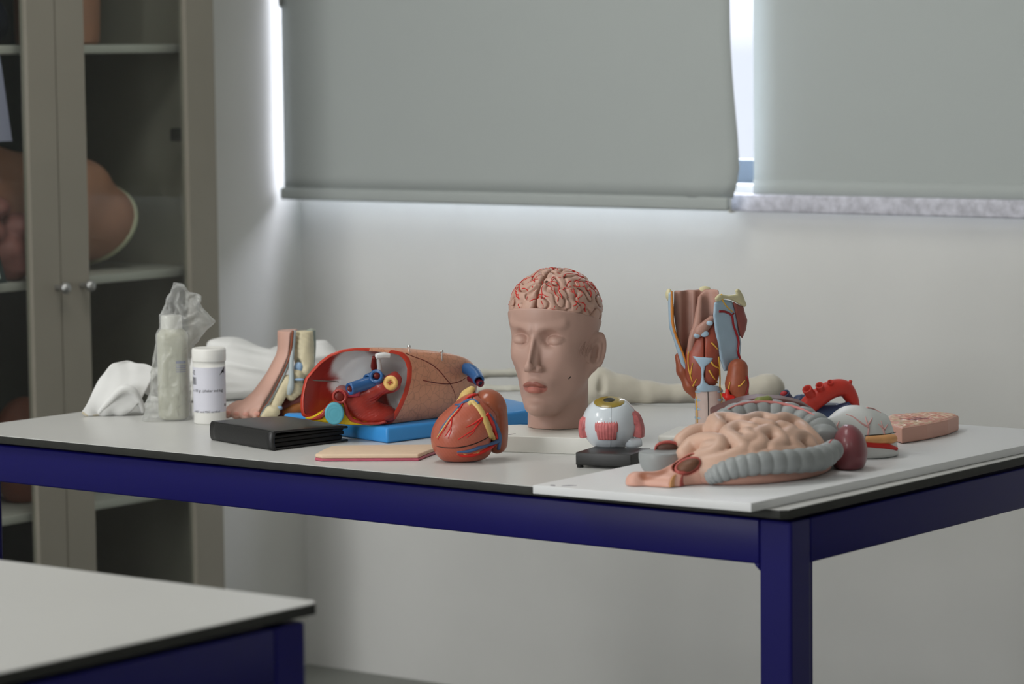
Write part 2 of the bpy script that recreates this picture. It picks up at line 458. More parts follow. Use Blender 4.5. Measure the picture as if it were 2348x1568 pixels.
for (ya, yb, sl, sr, hy) in ((CY0+0.002, 4.3905, 0.079, 0.076, 4.379), (4.3935, CY1-0.002, 0.079, 0.085, 4.449)):
    v, fc = merge(boxv(XC-0.02, XC, ya, ya+sl, 0.065, CH), boxv(XC-0.02, XC, yb-sr, yb, 0.065, CH),
                  boxv(XC-0.02, XC, ya+sl, yb-sr, 0.065, 0.14), boxv(XC-0.02, XC, ya+sl, yb-sr, CH-0.075, CH))
    d = mk('door', o2(v, co), fc, M_cab, cb, smooth=False)
    cbox('glass_pane', XC-0.013, XC-0.009, ya+sl-0.004, yb-sr+0.004, 0.136, CH-0.071, M_cglass, d, bw=0)
    hz = 0.948
    v, fc = merge(tubev([(XC, hy, hz), (XC+0.02, hy, hz)], 0.006, n=12), tubev([(XC+0.018, hy-0.0, hz), (XC+0.034, hy, hz)], [0.009, 0.012, 0.012, 0.008], n=14))
    mk('door_knob', o2(v, co), fc, mat('knob_metal', (0.42, 0.42, 0.41), 0.45, 0.5, metal=1.0), d, label='small round metal knob')

# ---- things in the cabinet (seen through the glass, far out of focus)
M_skinb = mat('model_skin_brown', A(176, 128, 104), 0.5, 0.4, noise=0.05, nscale=20)
M_cream = mat('model_cream', A(206, 206, 176), 0.5, 0.3)
def cabblob(name, label, cat, f, lo, hi, h, m, base, **k):
    t = thing(name, label, cat, base)
    b = blob(name+'_body' if k.get('bn') is None else k['bn'], f, lo, hi, h, m, t, paint=k.get('paint'))
    return t, b
# torso lying on the middle shelf: shoulder and chest to the right, hips with folded cover on the left
def torso(x, y, z):
    d = ell(x, y, z, (0, 0.10, 0.125), (0.13, 0.16, 0.125))
    d = smin(d, ell(x, y, z, (0, 0.245, 0.105), (0.13, 0.085, 0.090)), 0.05)
    d = smin(d, ell(x, y, z, (0.0, -0.10, 0.14), (0.13, 0.19, 0.145)), 0.06)
    d = smin(d, ell(x, y, z, (0.07, 0.16, 0.19), (0.05, 0.07, 0.045)), 0.05)
    d = smax(d, y-0.45*(z-0.12)-0.288, 0.012)
    return smax(d, -z, 0.004)
tt, tb = cabblob('torso_model', 'brown flesh-coloured torso model lying on the middle cabinet shelf', 'anatomical model', torso, (-0.16, -0.34, -0.02), (0.16, 0.34, 0.32), 0.008,
        M_skinb, (-4.78, 4.444, 0.9615), bn='torso')
def cutf(x, y, z):
    d = torso(x, y, z); return smax(np.abs(d)-0.006, -(y-0.45*(z-0.12)-0.274), 0.003)
blob('cut_rim', cutf, (-0.16, -0.0, -0.02), (0.16, 0.34, 0.32), 0.006, M_cream, tt, label='pale cream cut edge')
M_organ = mat('model_organ', A(150, 100, 92), 0.45, 0.4, noise=0.12, nscale=25)
def organs(x, y, z):
    d = ell(x, y, z, (0.14, -0.12, 0.06), (0.05, 0.05, 0.04))
    for i, (yy, zz, r) in enumerate([(-0.17, 0.1, 0.045), (-0.09, 0.11, 0.04), (-0.2, 0.04, 0.05), (-0.11, 0.028, 0.04), (-0.15, 0.15, 0.035), (-0.05, 0.05, 0.035)]):
        d = smin(d, ell(x, y, z, (0.135+0.01*(i % 2), yy, zz), (0.045, r, r*0.7)), 0.012)
    return d
blob('organs', organs, (0.05, -0.28, -0.02), (0.2, 0.02, 0.22), 0.006, M_organ, tt, label='dull pink folded organs')
M_gap_refl = mat('gap_reflection_lilac', A(176, 176, 200), 0.8, 0.2)
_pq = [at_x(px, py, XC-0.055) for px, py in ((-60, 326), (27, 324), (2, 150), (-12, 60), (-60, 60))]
pp = thing('gap_reflection', 'pale lilac sheet imitating the blind gap reflected in the left cabinet door', 'gap_reflection_lilac', (XC-0.055, float(_pq[0][1]), float(_pq[0][2])))  # lilac sheet added as the blind gap's reflection in the door glass
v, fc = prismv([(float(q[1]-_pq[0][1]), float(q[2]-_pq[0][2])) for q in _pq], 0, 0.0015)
mk('sheet', [(q[2], q[0], q[1]) for q in v], fc, M_gap_refl, pp, smooth=False)
_hq = at_x(424, 309, XC-0.03)
v, fc = boxv(XC-0.060, XC-0.022, float(_hq[1])-0.016, CY1-0.02, float(_hq[2])-0.014, float(_hq[2])+0.014)
bevel(mk('hinge', o2(v, co), fc, mat('hinge_dark', A(60, 58, 54), 0.4, 0.5), cb, smooth=True, label='dark metal hinge'), 0.004, 2)
# upright leg model above, dark jar, book, lower models
def thigh(x, y, z): return smax(smax(cone(x, y, z, (0, 0, -0.05), (0, 0.01, 0.6), 0.088, 0.105), -z, 0.004), z-0.5, 0.004)
cabblob('thigh_model', 'brown upright limb model on the upper shelf behind the right door', 'anatomical model', thigh, (-0.12, -0.12, -0.02), (0.12, 0.14, 0.52), 0.008, M_skinb, (-4.78, 4.62, 1.4385), bn='limb')
M_navy = mat('navy_cloth', A(34, 38, 52), 0.8, 0.2, bump=0.3, bscale=20)
def bundle(x, y, z):
    d = ell(x, y, z, (0, 0, 0.16), (0.12, 0.13, 0.18)); d = smin(d, ell(x, y, z, (0.02, 0.05, 0.05), (0.12, 0.1, 0.08)), 0.06)
    return smax(d+0.006*np.sin(z*40+y*30), -z, 0.004)
cabblob('cloth_bundle', 'dark navy cloth bundle on the upper shelf behind the left door', 'cloth', bundle, (-0.15, -0.17, -0.02), (0.16, 0.18, 0.36), 0.009, M_navy, (-4.78, 4.26, 1.4385), bn='bundle')
M_bookc = mat('book_cover_dark', A(52, 60, 60), 0.5, 0.4)
M_white = mat('white_paper', A(225, 228, 224), 0.6, 0.3)
bkk = thing('picture_frame', 'white panel with a dark rim leaning behind the left cabinet door', 'frame', (-4.585, 4.17, 0.961))
fo1 = box('rim', 0, 0.008, -0.12, 0.098, 0, 0.10, M_bookc, bkk, bw=0.002)
fo1.modifiers.clear()
v, fc = prismv([(-0.12, 0.003), (0.098, 0.003), (0.065, 0.098), (-0.12, 0.098)], 0, 0.010)
fo1.data.clear_geometry(); fo1.data.from_pydata([(q[2], q[0], q[1]) for q in v], [], fc)
v, fc = prismv([(-0.12, 0.013), (0.078, 0.013), (0.055, 0.090), (-0.12, 0.090)], 0.010, 0.012)
mk('panel', [(q[2], q[0], q[1]) for q in v], fc, M_white, bkk, smooth=False)
def lower(x, y, z):
    d = cone(x, y, z, (0, 0.02, 0.04), (0, -0.03, 0.24), 0.10, 0.065); return smax(d, -z, 0.004)
cabblob('limb_model', 'brown rounded limb model on the lower shelf behind the left door', 'anatomical model', lower, (-0.12, -0.14, -0.02), (0.12, 0.14, 0.32), 0.008, M_skinb, (-4.72, 4.20, 0.4885), bn='limb')
M_redb = mat('model_redbrown', A(150, 92, 74), 0.5, 0.4)
def lower2(x, y, z): return smax(smin(ell(x, y, z, (0, 0, 0.1), (0.07, 0.075, 0.12)), ell(x, y, z, (0, 0.05, 0.05), (0.06, 0.06, 0.06)), 0.04), -z, 0.004)
cabblob('organ_model', 'reddish organ model on the lower shelf behind the right door', 'anatomical model', lower2, (-0.09, -0.1, -0.02), (0.09, 0.13, 0.24), 0.008, M_redb, (-4.73, 4.45, 0.4885), bn='organ')

# ================================================================== TABLES
M_lam = mat('white_laminate', A(207, 207, 204), 0.33, 0.45, noise=0.012, nscale=5)
M_core = mat('black_edge', A(44, 45, 42), 0.55, 0.35, noise=0.1, nscale=60)
M_blue = mat('blue_steel', A(15, 12, 92), 0.42, 0.28, noise=0.03, nscale=6)
M_foot = mat('black_foot', A(30, 30, 30), 0.6, 0.3)
def lab_table(label, xl, xr, y0, y1, zt, of=0.022, oside=0.006, rear=None):
    t = thing('lab_table', label, 'table', ((xl+xr)/2, (y0+y1)/2, 0)); o = ((xl+xr)/2, (y0+y1)/2, 0)
    cut = 0.010
    def oc(a, b, c, d, e): return [(a+e, c), (b-e, c), (b, c+e), (b, d-e), (b-e, d), (a+e, d), (a, d-e), (a, c+e)]
    P = [(x-o[0], y-o[1]) for x, y in oc(xl, xr, y0, y1, cut)]
    prism('tabletop', P, zt-0.0135, zt-0.0012, M_core, t, bw=0.001, label='black edged worktop slab')
    P2 = [(x-o[0], y-o[1]) for x, y in oc(xl+0.001, xr-0.001, y0+0.001, y1-0.001, cut)]
    prism('laminate_surface', P2, zt-0.0012, zt, M_lam, t, label='smooth white laminate surface')
    a, b, c, d = xl+oside-o[0], xr-oside-o[0], y0+of-o[1], y1-of-o[1]
    zr1, zr0 = zt-0.020, zt-0.0835
    L = 0.052
    for (p, q, r_, s_) in ((a+L, b-L, c, c+0.03), (a+L, b-L, d-0.03, d), (a, a+0.03, c+L, d-L), (b-0.03, b, c+L, d-L)):
        box('apron_rail', p, q, r_, s_, zr0, zr1, M_blue, t, bw=0.003, label='blue steel rail')
    for sx in (0, 1):
        for sy in (0, 1):
            if rear is not None and sy == 1 and sx == 1: continue
            lx0 = a if sx == 0 else b-L; ly0 = c if sy == 0 else d-L
            if rear is not None and sy == 1: lx0 = rear-o[0]-L/2
            # leg with small gusset fillets under the rails
            v, fc = boxv(lx0, lx0+L, ly0, ly0+L, 0.012, zr1)
            gx = lx0+L if sx == 0 else lx0; sg = 1 if sx == 0 else -1
            yy = ly0 if sy == 0 else ly0+L-0.03
            tri = [(gx, yy, zr0-0.011), (gx+sg*0.013, yy, zr0+0.002), (gx, yy, zr0+0.002), (gx, yy+0.03, zr0-0.011), (gx+sg*0.013, yy+0.03, zr0+0.002), (gx, yy+0.03, zr0+0.002)]
            tf = [(0, 1, 2), (3, 5, 4), (0, 3, 4, 1), (1, 4, 5, 2), (0, 2, 5, 3)]
            v, fc = merge((v, fc), (tri, tf))
            lg = mk('leg', v, fc, M_blue, t, smooth=False, label='blue square steel leg'); bevel(lg, 0.004, 2)
            box('foot_cap', lx0+0.003, lx0+L-0.003, ly0+0.003, ly0+L-0.003, 0, 0.012, M_foot, lg)
            lathe('spacer', [(0.012, zr1), (0.012, zt-0.0135)], M_foot, t, n=14, c=(lx0+L/2, ly0+L/2, 0))
    return t
RX = float(at_y(1816, 1400, 4.45)[0])     # the one rear leg stands under the middle of the back rail
lab_table('white-topped blue steel lab table covered with anatomical models', -3.971, -2.273, 3.551, 4.50, TZ, rear=RX)
lab_table('empty white-topped blue steel lab table in the near left corner', -4.03, -2.334, 1.70, 2.654, TZ)

# ================================================================== LIGHT, WORLD, CAMERA
w = bpy.data.worlds.new('sky'); SC.world = w; w.use_nodes = True
nt = w.node_tree; bgn = nt.nodes['Background']
# overcast sky, brighter overhead; duller street level below the horizon
tc = nt.nodes.new('ShaderNodeTexCoord'); sx = nt.nodes.new('ShaderNodeSeparateXYZ'); cr_ = nt.nodes.new('ShaderNodeValToRGB')
nt.links.new(tc.outputs['Generated'], sx.inputs[0]); mr = nt.nodes.new('ShaderNodeMapRange'); mr.inputs['From Min'].default_value = -1; mr.inputs['From Max'].default_value = 1
nt.links.new(sx.outputs['Z'], mr.inputs['Value']); nt.links.new(mr.outputs['Result'], cr_.inputs['Fac'])
el = cr_.color_ramp.elements
el[0].position = 0.50; el[0].color = (0.065, 0.068, 0.074, 1); el[1].position = 0.66; el[1].color = (0.89, 0.90, 1.0, 1)
nt.links.new(cr_.outputs['Color'], bgn.inputs['Color']); bgn.inputs['Strength'].default_value = 13.0
def lamp(name, loc, sx, sy, energy, col=(1, 0.97, 0.92), rot=(0, 0, 0), spread=math.pi):
    l = bpy.data.lights.new(name, 'AREA'); l.shape = 'RECTANGLE'; l.size = sx; l.size_y = sy; l.energy = energy; l.color = col; l.spread = spread
    o = bpy.data.objects.new(name, l); link(o); o.location = loc; o.rotation_euler = rot; return o
WARM = (1, 0.99, 0.97)
lamp('ceiling_lamp', (-4.3, 1.2, ZC-0.02), 0.6, 1.2, 26, col=WARM)
lamp('ceiling_lamp', (-3.0, -1.3, ZC-0.02), 0.6, 1.2, 32, col=WARM)
lamp('ceiling_lamp', (-0.4, 0.7, ZC-0.02), 0.6, 1.2, 16, col=WARM)
lamp('ceiling_lamp', (-3.4, 3.6, ZC-0.02), 0.6, 1.2, 15, col=WARM)
lamp('front_fill_light', (-3.7, Y0+0.06, 1.5), 2.2, 1.7, 100, col=(0.97, 0.98, 1.0), rot=(math.radians(90), 0, 0))  # unseen soft fill added behind the camera to brighten upright surfaces
cd = bpy.data.cameras.new('camera'); co_ = bpy.data.objects.new('camera', cd); link(co_)
from mathutils import Matrix
Mx = Matrix(((_rt[0], _up[0], -_fw[0], 0), (_rt[1], _up[1], -_fw[1], 0), (_rt[2], _up[2], -_fw[2], CAMZ), (0, 0, 0, 1)))
co_.matrix_world = Mx
cd.sensor_fit = 'HORIZONTAL'; cd.sensor_width = 36; cd.lens = FPX*36/2348
cd.clip_start = 0.05; cd.clip_end = 100
cd.dof.use_dof = True; cd.dof.focus_distance = 4.92; cd.dof.aperture_fstop = 4.5
SC.camera = co_
vs = SC.view_settings
vs.view_transform = 'Standard'; vs.look = 'None'; vs.gamma = 1.0; vs.use_curve_mapping = False; vs.exposure = 0.0
# ================================================================== HEAD WITH BRAIN
M_skin = mat('mannequin_skin', rough=0.42, spec=0.4, vc=True)
M_whitebase = mat('white_plastic', A(226, 225, 218), 0.35, 0.45)
M_brain = mat('brain_plastic', rough=0.38, spec=0.45, vc=True)
M_red = mat('artery_red', A(200, 34, 26), 0.35, 0.5)
M_darkred = mat('artery_dark_red', A(150, 22, 30), 0.35, 0.5)
M_bluev = mat('vein_blue', A(70, 98, 140), 0.35, 0.5)
M_yel = mat('nerve_yellow', A(226, 178, 74), 0.4, 0.45)
M_black = mat('black_line', A(26, 24, 22), 0.5, 0.4)
fh = Frame(1278, 978, TZ+0.026)
head = thing('head_model', 'flesh-coloured head with an exposed brain on a white base board', 'anatomical model', (fh.o[0], fh.o[1], TZ), YAW)
HB = 0.026
HS, HYAW = 0.0107, math.radians(25.5)
hc0 = np.array([-0.002, 0.0, 0.1480+HB])
_hr = np.array([[math.cos(HYAW), math.sin(HYAW), 0], [-math.sin(HYAW), math.cos(HYAW), 0], [0, 0, 1]])   # local = hr @ h
def to_h(x, y, z):
    x = x-hc0[0]; y = y-hc0[1]; z = z-hc0[2]
    return ((_hr[0, 0]*x+_hr[1, 0]*y)/HS, (_hr[0, 1]*x+_hr[1, 1]*y)/HS, z/HS)
def from_h(P): return (np.asarray(P) @ _hr.T)*HS+hc0
# shape in head centimetres: face towards -y, eye line at z = 0
def rim_z(x, y): return 3.0-0.23*y
def head_h(x, y, z):
    ax = np.abs(x)
    d = ell(x, y, z, (0, 0.2, 4.0), (6.95, 8.3, 8.2))
    d = smin(d, ell(x, y, z, (0, -1.9, -2.8), (5.45, 5.5, 8.2)), 1.8)               # mid face
    d = smin(d, ell(ax, y, z, (2.95, -3.8, -2.2), (1.9, 2.9, 2.0)), 1.8)              # cheeks
    d = smin(d, ell(x, y, z, (0, -3.4, -6.8), (3.8, 4.0, 4.0)), 1.2)                 # muzzle
    d = smin(d, cone(ax, y, z, (4.7, 0.8, -4.6), (1.5, -4.8, -10.1), 1.25, 1.4), 1.3)
    d = smax(d, -ell(ax, y, z, (5.75, -6.6, -6.7), (2.0, 2.0, 2.4)), 1.8)     # jaw line
    d = smin(d, ell(x, y, z, (0, -6.1, -10.3), (1.9, 1.75, 1.35)), 0.9)               # chin
    d = smin(d, cone(x, y, z, (0, 1.0, -4), (0.1, 0.3, -17), 4.55, 4.6), 1.3)          # neck
    d = smin(d, cone(ax, y, z, (0.7, -7.45, 1.45), (4.1, -6.1, 2.35), 0.42, 0.22), 1.2)  # brow
    d = smax(d, -ell(ax, y, z, (2.65, -8.2, 0.20), (1.85, 2.3, 1.5)), 0.55)           # eye socket
    d = smin(d, ell(ax, y, z, (2.8, -5.55, -0.25), (1.45, 1.45, 1.15)), 0.22)          # closed lids
    # lid line and upper lid fold, pressed into the surface
    lx = ax-2.8; em = sstep(1.55, 1.15, np.abs(lx))*(y < -5.2)
    d = d+0.16*np.exp(-((z+0.80-0.17*lx*lx)/0.085)**2)*em+0.10*np.exp(-((z-0.70+0.17*lx*lx)/0.12)**2)*em
    # nose
    n = cone(x, y, z, (0, -7.1, 1.5), (0, -9.9, -3.75), 0.34, 0.28)
    n = smin(n, cone(x, y, z, (0, -6.3, 1.2), (0, -8.1, -3.9), 0.62, 0.95), 0.7)
    n = smin(n, ell(x, y, z, (0, -9.55, -3.95), (0.66, 0.72, 0.62)), 0.4)
    n = smin(n, ell(ax, y, z, (1.0, -8.0, -4.3), (0.46, 0.85, 0.52)), 0.35)
    d = smin(d, n, 0.45)
    d = smax(d, -ell(ax, y, z, (0.55, -8.9, -4.95), (0.30, 0.60, 0.32)), 0.2)         # nostrils
    d = smax(d, -cone(x, y, z, (0, -8.35, -5.1), (0, -8.55, -6.2), 0.16, 0.2), 0.5)   # philtrum
    # lips
    d = smin(d, ell(x, y, z, (0, -6.4, -6.7), (2.3, 1.55, 1.7)), 0.8)
    up = ell(ax, y, z, (0.62, -7.6, -6.47), (1.3, 0.75, 0.46), Ry(0.34))
    lo = ell(x, y, z, (0, -7.66, -7.47), (1.25, 0.75, 0.56))
    d = smin(d, smin(up, ell(x, y, z, (0, -7.75, -6.53), (0.55, 0.6, 0.42)), 0.2), 0.22)
    d = smin(d, lo, 0.22)
    mz = -6.95+0.07*np.cos(x*2.2)-0.03*x*x
    d = smax(d, -(np.sqrt((z-mz)**2+(y+8.28-0.20*x*x)**2)-0.10+np.maximum(ax-1.8, 0)), 0.14)
    d = smax(d, -ell(x, y, z, (0, -8.9, -8.85), (2.2, 1.15, 0.5)), 0.8)                # chin crease
    # ear
    ex, ey, ez = ax-5.85, y-1.0, z+2.45
    ca, sa = math.cos(0.45), math.sin(0.45)
    ux = ex*ca-ey*sa; uy = ex*sa+ey*ca                                                # ear flares backward
    tl = math.cos(0.34); ts = math.sin(0.34)
    vy = uy*tl-ez*ts; vz = uy*ts+ez*tl
    rr = np.sqrt((vy/1.75)**2+(vz/3.15)**2)
    earp = ell(ux, vy, vz, (0.15, 0.1, 0.0), (0.62, 1.75, 3.15))
    rim = np.sqrt(((rr-0.86)*1.7)**2+(ux-0.62)**2)-0.30
    ear = smin(earp, np.where(vz > -1.9, rim, 9.0), 0.22)
    ear = smax(ear, -ell(ux, vy, vz, (0.95, -0.15, -0.2), (1.0, 0.85, 1.55)), 0.15)
    ear = smin(ear, ell(ux, vy, vz, (0.35, -1.15, -0.5), (0.45, 0.35, 0.6)), 0.25)     # tragus
    ear = smin(ear, ell(ux, vy, vz, (0.1, -0.35, -3.0), (0.42, 0.8, 1.0)), 0.4)     # lobe
    ear = smin(ear, cone(ux, vy, vz, (0.55, 0.75, -1.0), (0.55, 0.45, 1.6), 0.24, 0.24), 0.25)
    d = smin(d, ear, 0.45)
    # flat cut of the skull with a raised rim, flat neck
    d = smax(d, z-rim_z(x, y), 0.22)
    return smax(d, -z-13.80, 0.1)
def head_f(x, y, z): return head_h(*to_h(x, y, z))*HS
LIP_UP, LIP_LO = lin((150, 92, 80)), lin((182, 114, 102))
SKIN = np.array(lin((186, 152, 139)))
def head_paint(V):
    x, y, z = to_h(V[:, 0], V[:, 1], V[:, 2]); ax = np.abs(x)
    C = np.tile(SKIN, (len(V), 1))
    mz = -6.95+0.07*np.cos(x*2.2)-0.03*x*x
    wlip = np.sqrt(np.maximum(0, 1-(ax/1.95)**2))
    upz = mz+0.80*wlip*(1-0.25*np.exp(-(x/0.35)**2)); loz = mz-0.98*wlip
    front = (y < -6.0) & (ax < 1.95)
    m = sstep(0.12, -0.05, z-upz)*sstep(-0.02, 0.06, z-mz)*front; C = mixc(C, LIP_UP, m)
    m = sstep(0.15, -0.05, loz-z)*sstep(-0.02, 0.06, mz-z)*front; C = mixc(C, LIP_LO, m)
    m = sstep(0.08, 0.02, np.abs(z-mz))*front*(ax < 1.8); C = mixc(C, np.array(lin((104, 44, 40))), m*0.8)
    return C
lo = (-0.125, -0.125, HB-0.004); hi = (0.135, 0.125, 0.262)
hv = blob('head', head_f, lo, hi, 0.00155, M_skin, head, paint=head_paint, smooth=2)
hv.data.materials[0] = M_skin
# small chip in the paint of the cheek
cp = fh.hit(head_f, [(1303, 832), (1306, 829), (1308, 826)])
cp[:, 2] += 0  # on the surface
tube('paint_chip', cp, [0.0004, 0.0010, 0.0004], M_black, head, n=8, label='tiny dark chip in the paint of the cheek')
# engraved hair strands at the temple
hs_ = []
for k in range(9):
    x0 = 1334+k*3.2; a = [(x0+6*math.sin(k*1.3), 744+k*0.9), (x0-5+2*math.sin(k), 757+k*0.5), (x0-8, 770), (x0-9+(k % 3)*3, 783-(k % 4)*2)]
    hs_.append((fh.hit(head_f, a), [0.0001, 0.0004, 0.0004, 0.0002]))
M_hair = mat('hair_relief', tuple(SKIN*0.93), 0.45, 0.4)
tubes('hair_relief', hs_, M_hair, head, n=6, ns=14, label='raised hair strands at the temple')

# brain: two folded halves
wv = Waves(2.6, 34, 11); wv2 = Waves(2.2, 30, 5)
def brain_h(x, y, z):
    xx = x-0.15
    d = ell(x, y, z, (0, 0.25, 4.0), (6.75, 7.75, 6.2))
    wx = x+0.35*np.sin(1.1*z+y); wy = y+0.35*np.sin(0.9*x+1.3*z)
    g = wv(wx, wy, z)
    d = d+0.60*np.exp(-(np.abs(g)/0.34)**1.3)-0.20
    d = smax(d, -(np.abs(xx)-0.16-0.05*np.sin(2*z+y)), 0.55)
    return np.maximum(d, rim_z(x, y)-0.9-z)
def brain_f(x, y, z): return brain_h(*to_h(x, y, z))*HS*0.6
BR = np.array(lin((194, 158, 142)))
def brain_paint(V): return np.tile(BR, (len(V), 1))
blo = (-0.1, -0.1, HB+0.148); bhi = (0.1, 0.1, HB+0.272)
br = blob('brain', brain_f, blo, bhi, 0.00125, M_brain, head, paint=brain_paint, smooth=3)
# arteries running over the folds: wandering, branching strands
def smooth_brain(x, y, z): return ell(*to_h(x, y, z), (0, 0.25, 4.0), (6.72, 7.72, 6.17))*HS
g = random.Random(21); arts = []
def wander(u, v, a, n, r, depth=0):
    pts = []
    for i in range(n):
        hx = 6.75*math.sin(u)*math.cos(v); hy = 0.25+7.75*math.sin(u)*math.sin(v); hz = 4.0+6.2*math.cos(u)
        p = np.array([hx, hy, hz]); c = np.array([0, .25, 4.0])
        for _ in range(7):
            q = brain_h(*[np.array([t]) for t in p])[0]
            dd = (p-c)/np.linalg.norm(p-c)
            p = p-dd*np.clip(q, -0.3, 0.3)*0.7
        if hz < rim_z(hx, hy)-0.1: break
        pts.append(from_h([p])[0])
        if depth < 2 and i > 1 and g.random() < 0.28: wander(u, v, a+g.choice((-1, 1))*g.uniform(0.6, 1.1), g.randint(3, 6), r*0.75, depth+1)
        a += g.uniform(-0.75, 0.75)
        st = 0.085
        u += st*math.cos(a); v += st*math.sin(a)/max(0.25, math.sin(u))
    if len(pts) >= 3: arts.append((np.array(pts), [r, r, r*0.45]))
for k in range(30):
    v = -math.pi/2+g.uniform(-2.2, 2.2); wander(g.uniform(0.9, 1.6), v, math.pi+g.uniform(-0.9, 0.9), g.randint(6, 11), 0.00085)
for k in range(5):
    v = g.uniform(0, 6.28); wander(g.uniform(0.1, 0.8), v, g.uniform(0, 6.28), g.randint(6, 9), 0.0008)
tubes('brain_arteries', arts, M_red, br, n=6, label='branching red arteries over the brain')
# base board
def gl(px, py, z): return fh.gnd(px, py, z-0.026)[:2]       # fh sits on the board top
b = [gl(1151, 999, HB), gl(1347, 1005, HB)]
e = (b[1]-b[0])/np.linalg.norm(b[1]-b[0]); nrm = np.array([-e[1], e[0]])
W, D, ch = 0.205, 0.15, 0.022
a0 = b[1]-e*W+e*0.016
P = [a0+e*0.0, a0+e*W, a0+e*W+nrm*(D-ch), a0+e*(W-ch)+nrm*D, a0+e*ch*1.2+nrm*D, a0+nrm*(D-ch*0.8)]
prism('base_board', [tuple(p) for p in P], 0, HB, M_whitebase, head, bw=0.0015, label='white board with clipped corners')

a_, b2_ = fh.gnd(1160, 997, 0.0)+[0, 0, HB], fh.gnd(1182, 994, 0.0)+[0, 0, HB]
V, Fc = tubev([a_, (a_+b2_)/2-[0, 0.002, 0], b2_], [0.0008, 0.003, 0.0006], n=12, ns=12)
V = np.array(V); V[:, 2] = HB+np.clip(V[:, 2]-HB, -0.0002, 0.0002)
mk('printed_mark', V, Fc, mat('faint_print', A(120, 116, 128), 0.6), head, label='small grey smudge on the board')
# ================================================================== EYE MODEL
fe = Frame(1402, 1052, TZ)
ea = math.radians(14)
eb = at_z(1383, 1061, TZ)
eye = thing('eye_model', 'large white eyeball model with a yellow iris on a black square stand', 'anatomical model', eb, YAW)
eR = Rz(ea-YAW)
def eloc(P): return (np.asarray(P, float) @ eR.T)
M_blk = mat('black_plastic', A(28, 28, 27), 0.4, 0.45)
M_eyew = mat('eye_white', A(208, 216, 222), 0.16, 0.55, coat=0.5)
M_muscle = mat('eye_muscle', A(198, 112, 112), 0.35, 0.45, noise=0.25, nscale=90)
M_iris = mat('iris_yellow', A(146, 124, 34), 0.3, 0.5, noise=0.15, nscale=120, coat=0.6)
M_pupil = mat('pupil', A(40, 36, 16), 0.4, 0.4)
cF = [at_z(1320, 1072, TZ), at_z(1447, 1078, TZ)]
w_ = float(np.linalg.norm(cF[1]-cF[0])); 
eR2 = Rz(-YAW)
ex_ = (cF[1]-cF[0])/w_; ey_ = np.array([-ex_[1], ex_[0], 0])
def toL(P): return (np.asarray(P)-eb) @ Rz(YAW)
c4 = [cF[0], cF[1], cF[1]+ey_*0.082, cF[0]+ey_*0.082]
prism('stand', [tuple(toL(p)[:2]) for p in c4], 0.004, 0.0235, M_blk, eye, bw=0.0012, label='black square stand')
for p in c4:
    q = toL(p*0.88+sum(c4)/4*0.12); lathe('rubber_foot', [(0.005, 0), (0.005, 0.0045)], M_foot, eye, n=12, c=(q[0], q[1], 0))
fE = Frame(1383, 1061, TZ)
ec = fE.at(1399, 971, 0.035); er = 65/fE.s*1.0
lathe('neck', [(0.014, 0.0235), (0.011, 0.032), (0.015, ec[2]-er*0.93)], M_blk, eye, n=24, c=(ec[0], ec[1], 0), label='short black support neck')
dn = np.array([-0.04, -0.27, 0.962]); dn /= np.linalg.norm(dn)       # the cornea side points up and slightly forward
dc = er*0.835
def ball(x, y, z):
    d = np.sqrt((x-ec[0])**2+(y-ec[1])**2+(z-ec[2])**2)-er
    cut = (x-ec[0])*dn[0]+(y-ec[1])*dn[1]+(z-ec[2])*dn[2]-dc
    d = smax(d, cut, 0.0025)
    return smax(d, -(np.sqrt(np.maximum((d+0)**2, 0))+1), 0.001) if False else d
blob('eyeball', ball, ec-er*1.1, ec+er*1.1, 0.0016, M_eyew, eye, smooth=2)
# iris and pupil discs set on the cut
def disc(name, r, lift, m, dome):
    t1 = np.cross(dn, [0, 1, 0.0]); t1 /= np.linalg.norm(t1); t2 = np.cross(dn, t1)
    V = [ec+dn*(dc+lift+dome)]; n = 40; Fc = []
    for i in range(1, 6):
        for k in range(n):
            a = 2*math.pi*k/n; V.append(ec+dn*(dc+lift+dome*(1-(i/5)**2)-(0.0012 if i == 5 else 0))+(t1*math.cos(a)+t2*math.sin(a))*r*i/5)
    for k in range(n): Fc.append((0, 1+(k+1) % n, 1+k))
    for i in range(4):
        for k in range(n): Fc.append((1+i*n+k, 1+i*n+(k+1) % n, 1+(i+1)*n+(k+1) % n, 1+(i+1)*n+k))
    return mk(name, V, Fc, m, eye)
rd = math.sqrt(er*er-dc*dc)
disc('iris', rd*0.99, 0.0012, M_iris, 0.0022)
disc('pupil', rd*0.42, 0.0036, M_pupil, 0.0006)
tube('seam', [ec+er*np.array([math.sin(t)*0.02, -math.cos(t), math.sin(t)])*1.0005 for t in np.linspace(-0.9, 0.78, 14)], 0.00035, mat('seam_grey', A(150, 158, 164), 0.4), eye, n=6)
